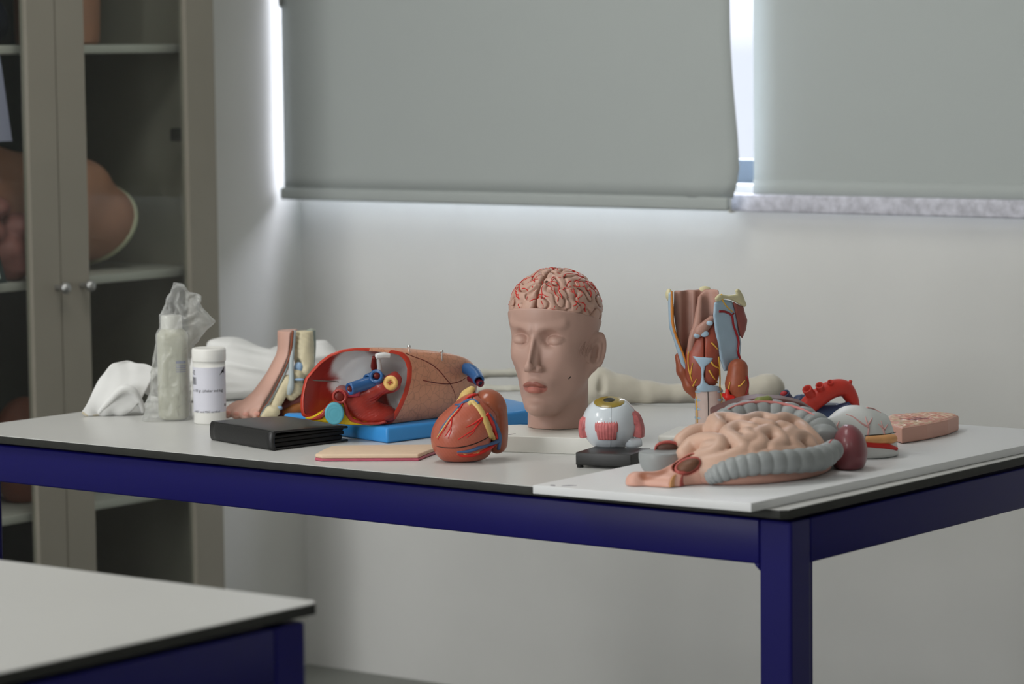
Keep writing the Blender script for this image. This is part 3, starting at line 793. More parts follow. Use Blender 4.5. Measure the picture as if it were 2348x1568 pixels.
def strap(a0, a1, e0, e1, out, ragged):
    """muscle strap hugging the ball: azimuth a from the viewer side, elevation e"""
    V = []; nu, nv = 26, 18
    for i in range(nv+1):
        for k in range(nu+1):
            u, v = k/nu, i/nv
            e = e0+(e1-e0)*v
            if v > 0.8: e += ragged*(v-0.8)/0.2*math.sin(k*2.4)*0.05
            sh = 1-0.10*abs(2*u-1)**2*(1 if v < 0.5 else -0.4)
            a = (a0+a1)/2+(a1-a0)/2*(2*u-1)*sh
            ed = min(1, min(u, 1-u)*9)*min(1, (v+0.02)*14)*min(1, (1-v)*6+0.03)
            r = er+0.0025*ed+0.0006*math.sin(k*1.9)*ed-0.0004+out*(1-v)*ed
            V.append(ec+r*np.array([math.sin(a)*math.cos(e), -math.cos(a)*math.cos(e), math.sin(e)]))
    Fc = [(i*(nu+1)+k, i*(nu+1)+k+1, (i+1)*(nu+1)+k+1, (i+1)*(nu+1)+k) for i in range(nv) for k in range(nu)]
    return V, Fc
for a0, a1, e0, e1, o_ in ((-0.60, 0.26, -0.50, 0.17, 0.0), (0.98, 1.85, -0.42, 0.48, 0.011), (-1.75, -1.12, -0.45, 0.28, 0.006)):
    mk('muscle_strap', *strap(a0, a1, e0, e1, o_, 1), M_muscle, eye, label='pink striped muscle strap')
tube('optic_nerve', [ec+er*0.9*np.array([0.66, -0.35, -0.62]), ec+er*1.10*np.array([0.70, -0.36, -0.60]), ec+er*1.22*np.array([0.86, -0.25, -0.50])], [0.011, 0.0085, 0.008], M_eyew, eye, n=18, label='white stub of the optic nerve')

# ================================================================== LARYNX
fl = Frame(1622, 1002, TZ)
lar = thing('larynx_model', 'tall upright larynx model with blue cartilage and red muscle on a white base', 'anatomical model', fl.o, YAW)
LY = 0.0
M_lflesh = mat('larynx_mucosa', A(178, 136, 122), 0.4, 0.45, noise=0.08, nscale=40)
M_lblue = mat('larynx_cartilage', A(166, 190, 208), 0.35, 0.45, noise=0.05, nscale=30)
M_lcream = mat('hyoid_bone', A(214, 206, 166), 0.4, 0.4, noise=0.06, nscale=40)
M_lmus = mat('larynx_muscle', A(158, 78, 60), 0.4, 0.45, noise=0.15, nscale=70)
M_lmus2 = mat('larynx_strap_muscle', A(146, 78, 72), 0.4, 0.45, noise=0.1, nscale=50)
M_lthy = mat('thyroid_gland', A(156, 84, 58), 0.4, 0.45, noise=0.12, nscale=50)
M_ltr = mat('trachea_pink', A(208, 186, 178), 0.4, 0.45, noise=0.06, nscale=50)
M_lor = mat('larynx_orange', A(206, 130, 52), 0.4, 0.45)
def pblob(name, pts, yc, ht, rr, m, par, h=0.0016, extra=None, label=None, fr=fl, smooth=2):
    f0 = plate(fr, pts, yc, ht, rr)
    f = (lambda x, y, z: extra(f0(x, y, z), x, y, z)) if extra else f0
    if callable(yc):
        ys = [float(yc(np.array(x_), np.array(z_))) for x_ in np.linspace(f0.lo[0], f0.hi[0], 6) for z_ in np.linspace(f0.lo[1], f0.hi[1], 6)]; y0, y1 = min(ys), max(ys)
    else: y0 = y1 = yc
    o = blob(name, f, (f0.lo[0]-0.004, y0-ht-0.006, f0.lo[1]-0.004), (f0.hi[0]+0.004, y1+ht+0.006, f0.hi[1]+0.004), h, m, par, smooth=smooth, label=label)
    o['_f'] = 0; del o['_f']
    return o, f
def lx_(px): return (px-1622)/fl.s
# white base
q = [fl.gnd(1508, 1013), fl.gnd(1760, 1020)]
bd = (q[1]-q[0])/np.linalg.norm(q[1]-q[0]); bn_ = np.array([-bd[1], bd[0], 0])
P = [q[0], q[0]+bd*0.15, q[0]+bd*0.15+bn_*0.13, q[0]+bn_*0.13]
bh = float(fl.at(1508, 998, q[0][1])[2])
prism('base_block', [tuple(p[:2]) for p in P], 0, bh, M_whitebase, lar, bw=0.003, label='white rounded base block')
zb = bh
# back half cylinder of the pharynx wall, open to the viewer on the left
ycv = lambda x, z: 0.034-9.0*(x-lx_(1590))**2*0+0.55*(lx_(1635)-x)*0.15
pblob('pharynx_wall', [(1547, 668), (1600, 667), (1640, 664), (1650, 700), (1640, 800), (1622, 840), (1600, 850), (1580, 852), (1570, 820), (1553, 770), (1546, 720)], lambda x, z: 0.030-0.35*np.abs(x-lx_(1602))-0.004*np.sin(x*260), 0.0045, 0.003, M_lflesh, lar, label='flesh-coloured curved back wall')
pblob('cartilage_edge', [(1532, 672), (1541, 668), (1545, 700), (1546, 745), (1556, 780), (1568, 812), (1577, 845), (1583, 853), (1574, 852), (1562, 836), (1556, 815), (1546, 782), (1536, 755), (1534, 725)], lambda x, z: 0.012+0*x, 0.012, 0.004, M_lblue, lar, label='pale blue cartilage edge')
tube('orange_rim', [fl.at(*p, y=-0.001) for p in ((1540, 668), (1541, 700), (1543, 742), (1553, 778), (1566, 810), (1577, 846))], [0.0016, 0.0028, 0.0022, 0.0018, 0.0012], M_lor, lar, n=10, label='orange cut rim')
def cornf(x, y, z): return ell(x, y, z, tuple(fl.at(1534, 675, 0.012)), (0.005, 0.010, 0.009))
# epiglottis folds, centre
pblob('epiglottis', [(1606, 676), (1618, 667), (1632, 664), (1648, 665), (1652, 690), (1640, 720), (1630, 742), (1616, 752), (1608, 735), (1606, 705), (1600, 690)], lambda x, z: 0.018-30*(x-lx_(1622))**2, 0.005, 0.004, M_lflesh, lar, label='folded flesh-coloured lid')
fold = [fl.at(*p, y=yy) for p, yy in (((1606, 680), 0.004), ((1602, 720), 0.000), ((1598, 748), -0.004), ((1590, 765), -0.006), ((1584, 790), -0.004), ((1580, 820), 0.0))]
tube('mucosa_fold', fold, [0.004, 0.006, 0.007, 0.006, 0.0055, 0.004], M_lflesh, lar, n=14)
tube('mucosa_fold', [fl.at(*p, y=yy) for p, yy in (((1634, 728), 0.002), ((1622, 742), -0.004), ((1612, 752), -0.009), ((1603, 760), -0.010), ((1594, 772), -0.007))], [0.005, 0.008, 0.009, 0.009, 0.006], M_lflesh, lar, n=14)
for p, r in (((1627, 741), 0.0048), ((1598, 769), 0.005), ((1615, 765), 0.0065)):
    c = fl.at(*p, y=-0.014); V, Q = nets(lambda x, y, z: ell(x, y, z, c, (r*1.15, 0.004, r*0.85)), c-0.012, c+0.012, 0.0011, 1)
    mk('cartilage_nodule', V, Q, M_lblue, lar)
# muscles of the back of the cricoid: one bulged body
cxm = lx_(1612)
def mus(x, y, z):
    z0 = float(fl.at(1610, 835)[2])
    d = ell(x, y, z, (cxm, 0.006, z0), (0.0295, 0.022, 0.052))
    d = smin(d, ell(x, y, z, (lx_(1625), 0.004, float(fl.at(1625, 790)[2])), (0.021, 0.019, 0.026)), 0.01)
    d = smin(d, cone(x, y, z, fl.at(1630, 780, -0.004), fl.at(1634, 745, 0.004), 0.009, 0.006), 0.008)
    d = smax(d, -(np.abs(x-cxm-0.002)-0.0006+np.maximum(z0-0.02-z, 0)), 0.003)
    return smax(d, float(fl.at(1600, 885)[2])-z, 0.003)
c0 = fl.at(1612, 820)
blob('cricoid_muscle', mus, (c0[0]-0.04, -0.03, float(fl.at(1600, 892)[2])), (c0[0]+0.04, 0.035, float(fl.at(1600, 735)[2])), 0.0016, M_lmus, lar, smooth=2, label='red-brown muscle mass')
# pale blue T shaped cricoid plate in front of the muscles
pblob('cricoid_plate', [(1586, 814), (1600, 816), (1636, 818), (1630, 828), (1616, 838), (1612, 858), (1615, 872), (1624, 880), (1648, 884), (1652, 896), (1600, 896), (1594, 886), (1604, 878), (1607, 862), (1606, 842), (1598, 830)],
      lambda x, z: -0.0155+16*(x-cxm)**2, 0.0035, 0.003, M_lblue, lar, label='pale blue T-shaped plate')
# windpipe
def trach(x, y, z):
    z1 = float(fl.at(1610, 890)[2])
    d = np.sqrt((x-lx_(1626))**2+((y-0.008)*1.1)**2)-0.0225
    return smax(smax(d, z-z1, 0.003), zb-z, 0.001)
ct = fl.at(1626, 930)
blob('windpipe', trach, (ct[0]-0.028, -0.02, zb-0.002), (ct[0]+0.028, 0.035, float(fl.at(1610, 885)[2])), 0.0016, M_ltr, lar, smooth=2, label='pale pink windpipe')
for py0, py1 in ((893, 902), (908, 925), (931, 944), (950, 966)):
    for sx in (-1, 1):
        pts = []
        for a in np.linspace(0.55, 1.75, 7): pts.append((ct[0]+sx*0.0206*math.sin(a), 0.008-0.0190*math.cos(a), float(fl.at(1610, (py0+py1)/2)[2])))
        tube('windpipe_ring', pts, [0.0012, 0.0030, 0.0032, 0.0030], M_lblue, lar, n=10, ns=14, label='pale blue ring')
tube('midline_groove', [fl.hit(trach, [(1623, 894)])[0], fl.hit(trach, [(1624, 930)])[0], fl.hit(trach, [(1624, 972)])[0]], 0.0006, M_black, lar, n=6)
# thyroid cartilage on the right with its strap muscle and hyoid bone
yth = lambda x, z: -0.010+0.9*(x-lx_(1640))
pblob('thyroid_cartilage', [(1636, 694), (1650, 684), (1680, 692), (1692, 720), (1696, 760), (1703, 790), (1700, 824), (1680, 830), (1670, 852), (1660, 851), (1650, 822), (1645, 790), (1638, 755), (1634, 722)], yth, 0.0075, 0.006, M_lblue, lar, label='broad pale blue cartilage plate')
pblob('strap_muscle', [(1681, 692), (1694, 700), (1708, 706), (1712, 722), (1718, 738), (1714, 760), (1705, 780), (1698, 772), (1692, 745), (1686, 715)], lambda x, z: yth(x, z)-0.004, 0.007, 0.005, M_lmus2, lar, label='dull red strap muscle')
pblob('hyoid_bone', [(1640, 690), (1637, 682), (1648, 673), (1656, 674), (1670, 678), (1690, 676), (1687, 668), (1694, 663), (1700, 668), (1708, 682), (1716, 704), (1710, 708), (1696, 700), (1680, 690), (1662, 684), (1650, 690)], lambda x, z: yth(x, z)-0.003, 0.008, 0.005, M_lcream, lar, label='cream-coloured bone at the top')
for p_, y_, r_ in (((1534, 676), 0.012, (0.0058, 0.010, 0.0105)), ((1616, 664), 0.030, (0.010, 0.005, 0.006))):
    c = fl.at(*p_, y_); V, Q = nets(lambda x, y, z: ell(x, y, z, c, r_), c-0.014, c+0.014, 0.0013, 1)
    mk('hyoid_tip', V, Q, M_lcream, lar, label='cream-coloured bone tip')
# gland lobes
lobes = []
def lob(pts, rs, name, lab):
    P = [fl.at(px, py, y) for px, py, y in pts]; 
    f = lambda x, y, z: chain(x, y, z, P, rs, 0.006)
    A_ = np.array(P); m_ = max(rs)+0.004
    lobes.append(f); return blob(name, f, A_.min(0)-m_, A_.max(0)+m_, 0.0016, M_lthy, lar, smooth=2, label=lab)
lob([(1556, 818, 0.016), (1566, 850, 0.014), (1584, 885, 0.012), (1594, 905, 0.010)], [0.0065, 0.010, 0.0115, 0.007], 'gland_lobe', 'brown gland lobe on the left')
lob([(1692, 845, -0.006), (1690, 880, -0.006), (1692, 918, -0.004), (1696, 935, 0.0)], [0.0165, 0.0185, 0.0180, 0.013], 'gland_lobe', 'brown gland lobe on the right')
lf = lobes[1]
def ymus(pts, dy=0.0): return [p+np.array([0, dy, 0]) for p in fl.hit(lambda x, y, z: np.minimum(np.minimum(mus(x, y, z), lf(x, y, z)), trach(x, y, z)), pts, 0.0006)]
tubes('nerves', [(ymus([(1582, 790), (1578, 815), (1579, 845), (1586, 870), (1594, 890), (1597, 920), (1599, 970)]), 0.0011), (ymus([(1588, 833), (1585, 848), (1583, 862)]), [0.0008, 0.0012]),
                 (ymus([(1597, 869), (1593, 877), (1589, 885)]), [0.0008, 0.0014]),
                 (ymus([(1648, 818), (1650, 845), (1651, 870), (1651, 890), (1655, 915), (1654, 950)]), 0.0012), (ymus([(1632, 786), (1638, 792), (1645, 800)]), [0.0014, 0.001]),
                 (ymus([(1631, 830), (1637, 838), (1650, 845)]), [0.0016, 0.0012]), (ymus([(1626, 849), (1634, 862), (1645, 878)]), [0.0016, 0.0012]),
                 (ymus([(1693, 886), (1700, 882), (1708, 872)]), [0.0014, 0.0008]), (ymus([(1669, 900), (1672, 885), (1674, 876)]), [0.0014, 0.0009])], M_yel, lar, n=8, label='thin yellow nerves')
pt = lambda px, py: np.array(fl.at(px, py, 0))
def ontc(pts):
    o = []
    for px, py in pts:
        p = fl.at(px, py, 0); y = float(yth(p[0], p[2]))-0.0085; o.append(fl.at(px, py, y))
    return o
tubes('arteries', [(ontc([(1649, 714), (1664, 715), (1678, 724), (1682, 745), (1690, 768), (1694, 785), (1692, 805), (1698, 825)]), [0.002, 0.0018, 0.0019, 0.002]),
                   (ontc([(1678, 724), (1683, 718)]), 0.0013),
                   (ymus([(1712, 862), (1716, 880), (1712, 900), (1706, 918)]), 0.0013)], M_darkred, lar, n=8, label='dark red arteries')
tube('upper_nerve', ontc([(1654, 674), (1658, 690), (1668, 704), (1680, 715)]), [0.0013, 0.0009], M_yel, lar, n=8)
cc = fl.at(1670, 912, -0.028)
tubes('red_vessel', [([fl.at(1658, 904, -0.014), fl.at(1668, 910, -0.022), fl.at(1684, 914, -0.024)], [0.003, 0.006, 0.0045]), ([fl.at(1667, 893, -0.018), fl.at(1668, 905, -0.022), fl.at(1666, 923, -0.02)], [0.0025, 0.0045, 0.002])], M_red, lar, n=12, label='bright red vessel knot')
# ================================================================== HEART MODEL
fH = Frame(1082, 1057, TZ)
hea = thing('heart_model', 'small red-brown heart model with painted vessels on the table by the board', 'anatomical model', fH.o, YAW)
M_heart = mat('heart_muscle', rough=0.32, spec=0.5, vc=True, bump=0.25, bscale=160, coat=0.25)
M_atr = mat('heart_atrium', A(158, 84, 56), 0.28, 0.5, noise=0.08, nscale=25, coat=0.3)
M_fat = mat('heart_fat', A(214, 182, 112), 0.35, 0.45, noise=0.05, nscale=40)
M_dblue = mat('heart_stand_blue', A(40, 48, 74), 0.4, 0.45)
U = lambda px, py, y=0.0: np.array(fH.at(px, py, y))
cv = U(1066, 983, -0.004); ax_ = U(1108, 925, 0.0)-U(1016, 1026, 0.0); ax_ /= np.linalg.norm(ax_)
s2 = np.cross([0, 1.0, 0], ax_); s2 /= np.linalg.norm(s2)
HR = np.array([s2, [0, 1, 0], ax_]).T
def ventr(x, y, z):
    d = ell(x, y, z, cv, (0.0405, 0.040, 0.0545), HR)
    d = smin(d, ell(x, y, z, U(1040, 1005), (0.031, 0.033, 0.034)), 0.02)
    d = smin(d, ell(x, y, z, U(1075, 1028), (0.036, 0.030, 0.022)), 0.014)
    d = smin(d, ell(x, y, z, U(1095, 940, 0.006), (0.030, 0.034, 0.028)), 0.015)
    p = (x-cv[0])*ax_[0]+(z-cv[2])*ax_[2]
    return smax(smax(d, p-0.052, 0.006), -z+0.0012, 0.002)
MUS, MUS2 = np.array(lin((176, 92, 70))), np.array(lin((168, 84, 62)))
def hp(V):
    p = (V[:, 0]-cv[0])*s2[0]+(V[:, 2]-cv[2])*s2[2]
    q_ = (V[:, 0]-cv[0])*ax_[0]+(V[:, 2]-cv[2])*ax_[2]
    C = mixc(np.tile(MUS, (len(V), 1)), MUS2, 0.3+0.3*np.sin(q_*1500+6*np.sin(p*60)))
    return C
blob('ventricles', ventr, U(985, 1065, 0)*[1, 0, 1]+[0, -0.055, -0.0], U(1150, 890, 0)*[1, 0, 1]+[0, 0.06, 0.006], 0.0016, M_heart, hea, paint=hp, smooth=2, label='ridged red-brown heart muscle')
def atr(x, y, z):
    d = ell(x, y, z, U(1118, 926, 0.012), (0.0235, 0.030, 0.0225))
    d = smin(d, cone(x, y, z, U(1124, 940, 0.016), U(1142, 1018, 0.020), 0.022, 0.0125), 0.018)
    d = smin(d, ell(x, y, z, U(1136, 980, 0.02), (0.0175, 0.026, 0.036)), 0.015)
    return d
blob('atrium', atr, U(1088, 1045, 0)*[1, 0, 1]+[0, -0.035, 0], U(1172, 885, 0)*[1, 0, 1]+[0, 0.06, 0], 0.0016, M_atr, hea, smooth=2, label='smooth orange-brown atrium')
def earf(x, y, z):
    d = chain(x, y, z, [U(1063, 925, 0.014), U(1072, 908, 0.010), U(1081, 894, 0.008)], [0.012, 0.010, 0.0065], 0.006)
    return d
blob('auricle', earf, U(1045, 945, 0)*[1, 0, 1]+[0, -0.015, 0], U(1100, 880, 0)*[1, 0, 1]+[0, 0.035, 0], 0.0014, M_fat, hea, smooth=2, label='pale yellow ear at the top')
hall = lambda x, y, z: np.minimum(np.minimum(ventr(x, y, z), atr(x, y, z)), earf(x, y, z))
def hh(pts, lift=0.0): return fH.hit(hall, pts, lift)
# small stub it rests on
tube('vessel_stub', [U(1138, 1012, 0.016), U(1139, 1030, 0.014)], [0.010, 0.0095], M_atr, hea, n=18)
tube('vessel_stub', [U(1138, 1030, 0.014), U(1138, 1033, 0.013)], [0.0105, 0.0100], M_dblue, hea, n=18, label='dark blue end ring')
fat = [hh([(1074, 927), (1085, 923), (1098, 935), (1108, 952), (1116, 972), (1124, 995), (1127, 1002)], -0.0036), hh([(1110, 960), (1121, 985), (1131, 1005), (1134, 1018)], -0.0032)]
tubes('fat_band', [(fat[0], [0.0055, 0.0065, 0.0065, 0.0065, 0.007, 0.0065, 0.003]), (fat[1], [0.003, 0.005, 0.0055, 0.003]), (hh([(1045, 1030), (1070, 1042), (1100, 1037), (1128, 1020), (1136, 1018)], -0.002), [0.001, 0.002, 0.003, 0.004, 0.004])], M_fat, hea, n=10, flat=0.75, label='yellow fat bands')
redp = [([(1063, 922), (1052, 940), (1034, 960), (1018, 985), (1004, 1007)], [0.0018, 0.0016, 0.0013, 0.0007]), ([(1036, 958), (1035, 973), (1033, 980)], [0.0013, 0.0012]), ([(1033, 980), (1026, 992), (1020, 1001)], [0.0012, 0.0007]), ([(1033, 980), (1034, 988), (1028, 1005)], [0.0012, 0.0007]),
        ([(1120, 948), (1112, 955), (1100, 962), (1085, 972), (1068, 980)], [0.0022, 0.0019, 0.0015, 0.0008]), ([(1106, 960), (1092, 978), (1086, 985), (1069, 996), (1050, 1008)], [0.0019, 0.0016, 0.0013, 0.0008]), ([(1088, 983), (1085, 991), (1070, 1004)], [0.0013, 0.0007]),
        ([(1119, 950), (1127, 968), (1134, 985), (1140, 1005)], [0.002, 0.0036, 0.004, 0.0026]), ([(1136, 1019), (1118, 1030), (1090, 1042), (1065, 1045), (1048, 1042)], [0.002, 0.0032, 0.003, 0.0026, 0.001]),
        ([(1066, 920), (1074, 911), (1086, 906), (1094, 904)], [0.002, 0.003, 0.0032, 0.002])]
tubes('arteries', [(hh(p, -0.0002), r) for p, r in redp], M_red, hea, n=8, label='branching red arteries')
blup = [([(1097, 926), (1088, 919), (1078, 917), (1066, 921), (1056, 927), (1044, 928)], [0.003, 0.0028, 0.0026, 0.0022, 0.0014]), ([(1058, 926), (1044, 943), (1028, 962), (1013, 982), (1004, 1002)], [0.0022, 0.0022, 0.002, 0.0018, 0.0008]),
        ([(1122, 948), (1132, 965), (1141, 985), (1146, 1005), (1143, 1030)], [0.002, 0.003, 0.0034, 0.0034, 0.003]), ([(1145, 1010), (1125, 1018), (1100, 1026), (1075, 1034), (1048, 1036)], [0.0034, 0.003, 0.003, 0.0028, 0.001])]
tubes('veins', [(hh(p, -0.0004), r) for p, r in blup], M_bluev, hea, n=8, label='blue veins')
tubes('yellow_lines', [(hh([(1050, 938), (1030, 962), (1014, 985), (1002, 1003)], 0.0002), [0.0015, 0.0014, 0.0012, 0.0008])], M_fat, hea, n=6)
blk_ = [hh([(1001, 1023), (1020, 1026), (1050, 1026), (1080, 1020), (1110, 1008), (1125, 998)], 0.0), hh([(1116, 956), (1122, 975), (1126, 992)], 0.0012), hh([(1089, 895), (1084, 906), (1083, 918), (1085, 924)], 0.001), hh([(1090, 928), (1104, 945), (1112, 955)], 0.001)]
tubes('cut_lines', [(p, [0.0004, 0.0009, 0.0008, 0.0006]) for p in blk_], M_black, hea, n=6, label='thin black joint lines')

# ================================================================== LUNG AND CHEST MODEL ON A BLUE BOARD
BTH = 0.026
fT = Frame(830, 975, TZ+BTH)
che = thing('chest_model', 'lung and chest cross-section model with red cut faces on a blue board', 'anatomical model', (fT.o[0], fT.o[1], TZ), YAW)
M_bboard = mat('blue_board', A(60, 146, 216), 0.35, 0.45, noise=0.03, nscale=8)
g0 = Frame(830, 975, TZ+BTH); off = np.array([0, 0, BTH])
def tg(px, py, z): return fT.gnd(px, py, z-BTH)[:2]            # ground position at height z above the table
P = [tg(650, 981, 0), tg(888, 1017, 0), tg(1216, 974, 0), tg(1206, 922, BTH), tg(1120, 904, BTH), tg(712, 945, BTH)]
prism('blue_board', [tuple(p) for p in P], 0, BTH, M_bboard, che, bw=0.005, label='thick blue base board')
T_ = lambda px, py, y=0.0: np.array(fT.at(px, py, y))+off
# outer loft: open end outline (pixels, clockwise from the lower right), swept to the far end
M_lung = mat('lung_surface', rough=0.36, spec=0.5, vc=True, bump=0.15, bscale=120, coat=0.2)
M_lred = mat('chest_red', A(164, 50, 40), 0.33, 0.5, noise=0.12, nscale=60, coat=0.2)
M_lred2 = mat('chest_red_edge', A(190, 62, 44), 0.35, 0.5, noise=0.08, nscale=90)
M_chwhite = mat('chest_white', A(222, 224, 224), 0.35, 0.5, coat=0.2)
M_chest_in = mat('chest_lining', rough=0.33, spec=0.5, vc=True, coat=0.2)
M_dkred = mat('chest_dark_red', A(110, 30, 22), 0.4, 0.4)
M_fatb = mat('chest_fat_yellow', A(216, 180, 30), 0.45, 0.4, noise=0.15, nscale=150, bump=0.6, bscale=220)
M_disc = mat('spine_disc', A(92, 170, 188), 0.4, 0.45, noise=0.05, nscale=40)
M_tblue = mat('chest_vein_blue', A(44, 92, 146), 0.3, 0.5, coat=0.3)
M_esoph = mat('gullet_cream', A(232, 188, 112), 0.4, 0.45, noise=0.06, nscale=80)
M_crim = mat('vessel_crimson', A(168, 50, 70), 0.35, 0.5)
# open-end outline; y grows to the right because the end faces the left
out_px = [(893, 974), (905, 960), (921, 930), (934, 898), (941, 868), (942, 842), (936, 822), (922, 808), (900, 803), (872, 800), (845, 798), (815, 797), (785, 801), (757, 812), (734, 829), (715, 850), (701, 868),
          (695, 890), (691, 915), (691, 938), (694, 954), (705, 957), (730, 962), (760, 967), (800, 970), (850, 974)]
def yend(px): return 0.055*(830-px)/130*-0.35                    # right side of the opening a little farther away
def ring(px_list, y_add=0.0): return np.array([T_(px, py, yend(px)+y_add) for px, py in px_list])
R0 = ring(out_px); n0 = len(R0)
def resamp(Rg, n):
    Rc = np.vstack([Rg, Rg[:1]]); s = np.r_[0, np.cumsum(np.linalg.norm(np.diff(Rc, axis=0), axis=1))]
    t = np.linspace(0, s[-1], n, endpoint=False); return np.stack([np.interp(t, s, Rc[:, i]) for i in range(3)], 1)
NR = 120
R0 = resamp(R0, NR)
zfl = BTH+0.0006
R0[:, 2] = np.maximum(R0[:, 2], zfl)
cen0 = R0.mean(0)
# path of the far end: to the right and away, shrinking to the rounded top end
secs = []
L_ = np.array([0.178, 0.165, 0.0])
for u in np.linspace(0, 1, 40):
    sc_ = (1-u**3.2*0.75)*(1+0.02*math.sin(u*3)) if u < 0.995 else 0.12
    sc_ = math.sqrt(max(0.0, 1-(max(0, u-0.12)/0.885)**2.2))*0.96+0.04
    Rg = cen0+(R0-cen0)*[sc_*(1-0.25*u), sc_, 1]+L_*u
    zt = (R0[:, 2]-zfl)*(0.18+0.82*sc_**0.8)*(1-0.10*u)
    Rg[:, 2] = zfl+zt+0.030*max(0, u-0.45)**1.5*(1 if True else 0)*(zt > 0.002)
    secs.append(Rg)
V = np.vstack(secs); Fc = [(i*NR+(k+1) % NR, i*NR+k, (i+1)*NR+k, (i+1)*NR+(k+1) % NR) for i in range(len(secs)-1) for k in range(NR)]
end = len(V); V = np.vstack([V, secs[-1].mean(0)[None]])
b_ = (len(secs)-1)*NR; Fc += [(b_+(k+1) % NR, b_+k, end) for k in range(NR)]
# inner lining: a bowl sunk into the open end
inn = cen0+(R0-cen0)*[0.945, 1, 0.93]; inn[:, 2] = np.maximum(inn[:, 2], zfl+0.004)
md_ = [inn+np.array([-0.0005, -0.0005, 0])]
for u, sc_, dd in ((0.15, 0.985, 0.010), (0.35, 0.95, 0.025), (0.6, 0.86, 0.040), (0.8, 0.66, 0.050), (0.95, 0.36, 0.056), (1.0, 0.05, 0.058)):
    Rg = cen0+(inn-cen0)*[sc_, 1, sc_]+np.array([0.70, 0.72, 0])*dd; md_.append(Rg)
LU = np.array(lin((206, 142, 108))); LU2 = np.array(lin((150, 78, 62)))
cell = np.random.RandomState(3).uniform(-0.2, 0.35, (900, 3))
def lungpaint(V):
    C = np.tile(LU, (len(V), 1)); return C
LV = V.copy()
# finer skin for the net pattern: done in the material with a cell texture
def lung_material():
    m = mat('lung_skin', A(216, 154, 122), 0.34, 0.5, noise=0.07, nscale=30, coat=0.25)
    nt = m.node_tree; b = nt.nodes['Principled BSDF']; src = b.inputs['Base Color'].links[0].from_socket
    tc = nt.nodes.new('ShaderNodeTexCoord'); nz = nt.nodes.new('ShaderNodeTexNoise'); nz.inputs['Scale'].default_value = 60
    ad = nt.nodes.new('ShaderNodeVectorMath'); ad.operation = 'SCALE'; ad.inputs['Scale'].default_value = 0.006
    a2 = nt.nodes.new('ShaderNodeVectorMath'); a2.operation = 'ADD'
    nt.links.new(tc.outputs['Object'], nz.inputs['Vector']); nt.links.new(nz.outputs['Color'], ad.inputs[0])
    nt.links.new(ad.outputs[0], a2.inputs[0]); nt.links.new(tc.outputs['Object'], a2.inputs[1])
    vo = nt.nodes.new('ShaderNodeTexVoronoi'); vo.feature = 'DISTANCE_TO_EDGE'; vo.inputs['Scale'].default_value = 80
    nt.links.new(a2.outputs[0], vo.inputs['Vector'])
    r = nt.nodes.new('ShaderNodeMapRange'); r.inputs['From Min'].default_value = 0.0; r.inputs['From Max'].default_value = 0.06
    r.inputs['To Min'].default_value = 0.74; r.inputs['To Max'].default_value = 1.0
    nt.links.new(vo.outputs['Distance'], r.inputs['Value'])
    vm = nt.nodes.new('ShaderNodeVectorMath'); vm.operation = 'SCALE'; nt.links.new(src, vm.inputs[0]); nt.links.new(r.outputs['Result'], vm.inputs['Scale'])
    nt.links.new(vm.outputs[0], b.inputs['Base Color'])
    bp = nt.nodes.new('ShaderNodeBump'); bp.inputs['Strength'].default_value = 0.35; bp.inputs['Distance'].default_value = 0.0008
    nt.links.new(r.outputs['Result'], bp.inputs['Height']); nt.links.new(bp.outputs['Normal'], b.inputs['Normal'])
    return m
M_lungskin = lung_material()
mk('lung_body', LV, Fc, M_lungskin, che, label='orange-brown lung with a net of fine lines')
# red cut edge around the opening
Q = []
ed_v = np.vstack([R0+np.array([-0.0012, -0.0012, 0]), inn+np.array([-0.0012, -0.0012, 0])])
_gap = [(T_(853, 800)[0] < R0[k, 0] < T_(897, 800)[0]) and R0[k, 2] > BTH+0.08 for k in range(NR)]
mk('cut_edge', np.vstack([R0+np.array([0.002, 0.002, 0]), ed_v]), [(k, (k+1) % NR, NR+(k+1) % NR, NR+k) for k in range(NR) if not _gap[k]]+[(NR+k, NR+(k+1) % NR, 2*NR+(k+1) % NR, 2*NR+k) for k in range(NR) if not _gap[k]], M_lred2, che, label='bright red cut edge')
mk('notch_edge', np.vstack([R0+np.array([0.002, 0.002, 0]), ed_v]), [(k, (k+1) % NR, NR+(k+1) % NR, NR+k) for k in range(NR) if _gap[k]]+[(NR+k, NR+(k+1) % NR, 2*NR+(k+1) % NR, 2*NR+k) for k in range(NR) if _gap[k]], M_lungskin, che, label='orange edge at the top notch')
RED, WHT = np.array(lin((152, 46, 38))), np.array(lin((222, 224, 224)))
V = np.vstack(md_); 
V2 = [];
Fc = [(i*NR+k, i*NR+(k+1) % NR, (i+1)*NR+(k+1) % NR, (i+1)*NR+k) for i in range(len(md_)-1) for k in range(NR)]
Fc.append(tuple((len(md_)-1)*NR+k for k in range(NR)))
# subdivide so the painted white patches get soft edges
o_ = mk('lining', V, Fc, M_chest_in, che, label='red lining with white patches')
sd_ = o_.modifiers.new('s', 'SUBSURF'); sd_.levels = 2; sd_.render_levels = 2; sd_.subdivision_type = 'SIMPLE'
dg = bpy.context.evaluated_depsgraph_get(); me2 = bpy.data.meshes.new_from_object(o_.evaluated_get(dg)); o_.modifiers.clear(); o_.data = me2
co3 = np.zeros(len(me2.vertices)*3); me2.vertices.foreach_get('co', co3); co3 = co3.reshape(-1, 3)
wA, wB = T_(815, 842, 0.02), T_(905, 835, 0.03)
wC = T_(916, 905, 0.03); wD = T_(795, 882, 0.02)
def el2(c, rx, rz): return np.sqrt(((co3[:, 0]-c[0])/rx)**2+((co3[:, 2]-c[2])/rz)**2)
nzv = 0.07*Waves(0.030, 20, 3)(co3[:, 0], co3[:, 1], co3[:, 2])
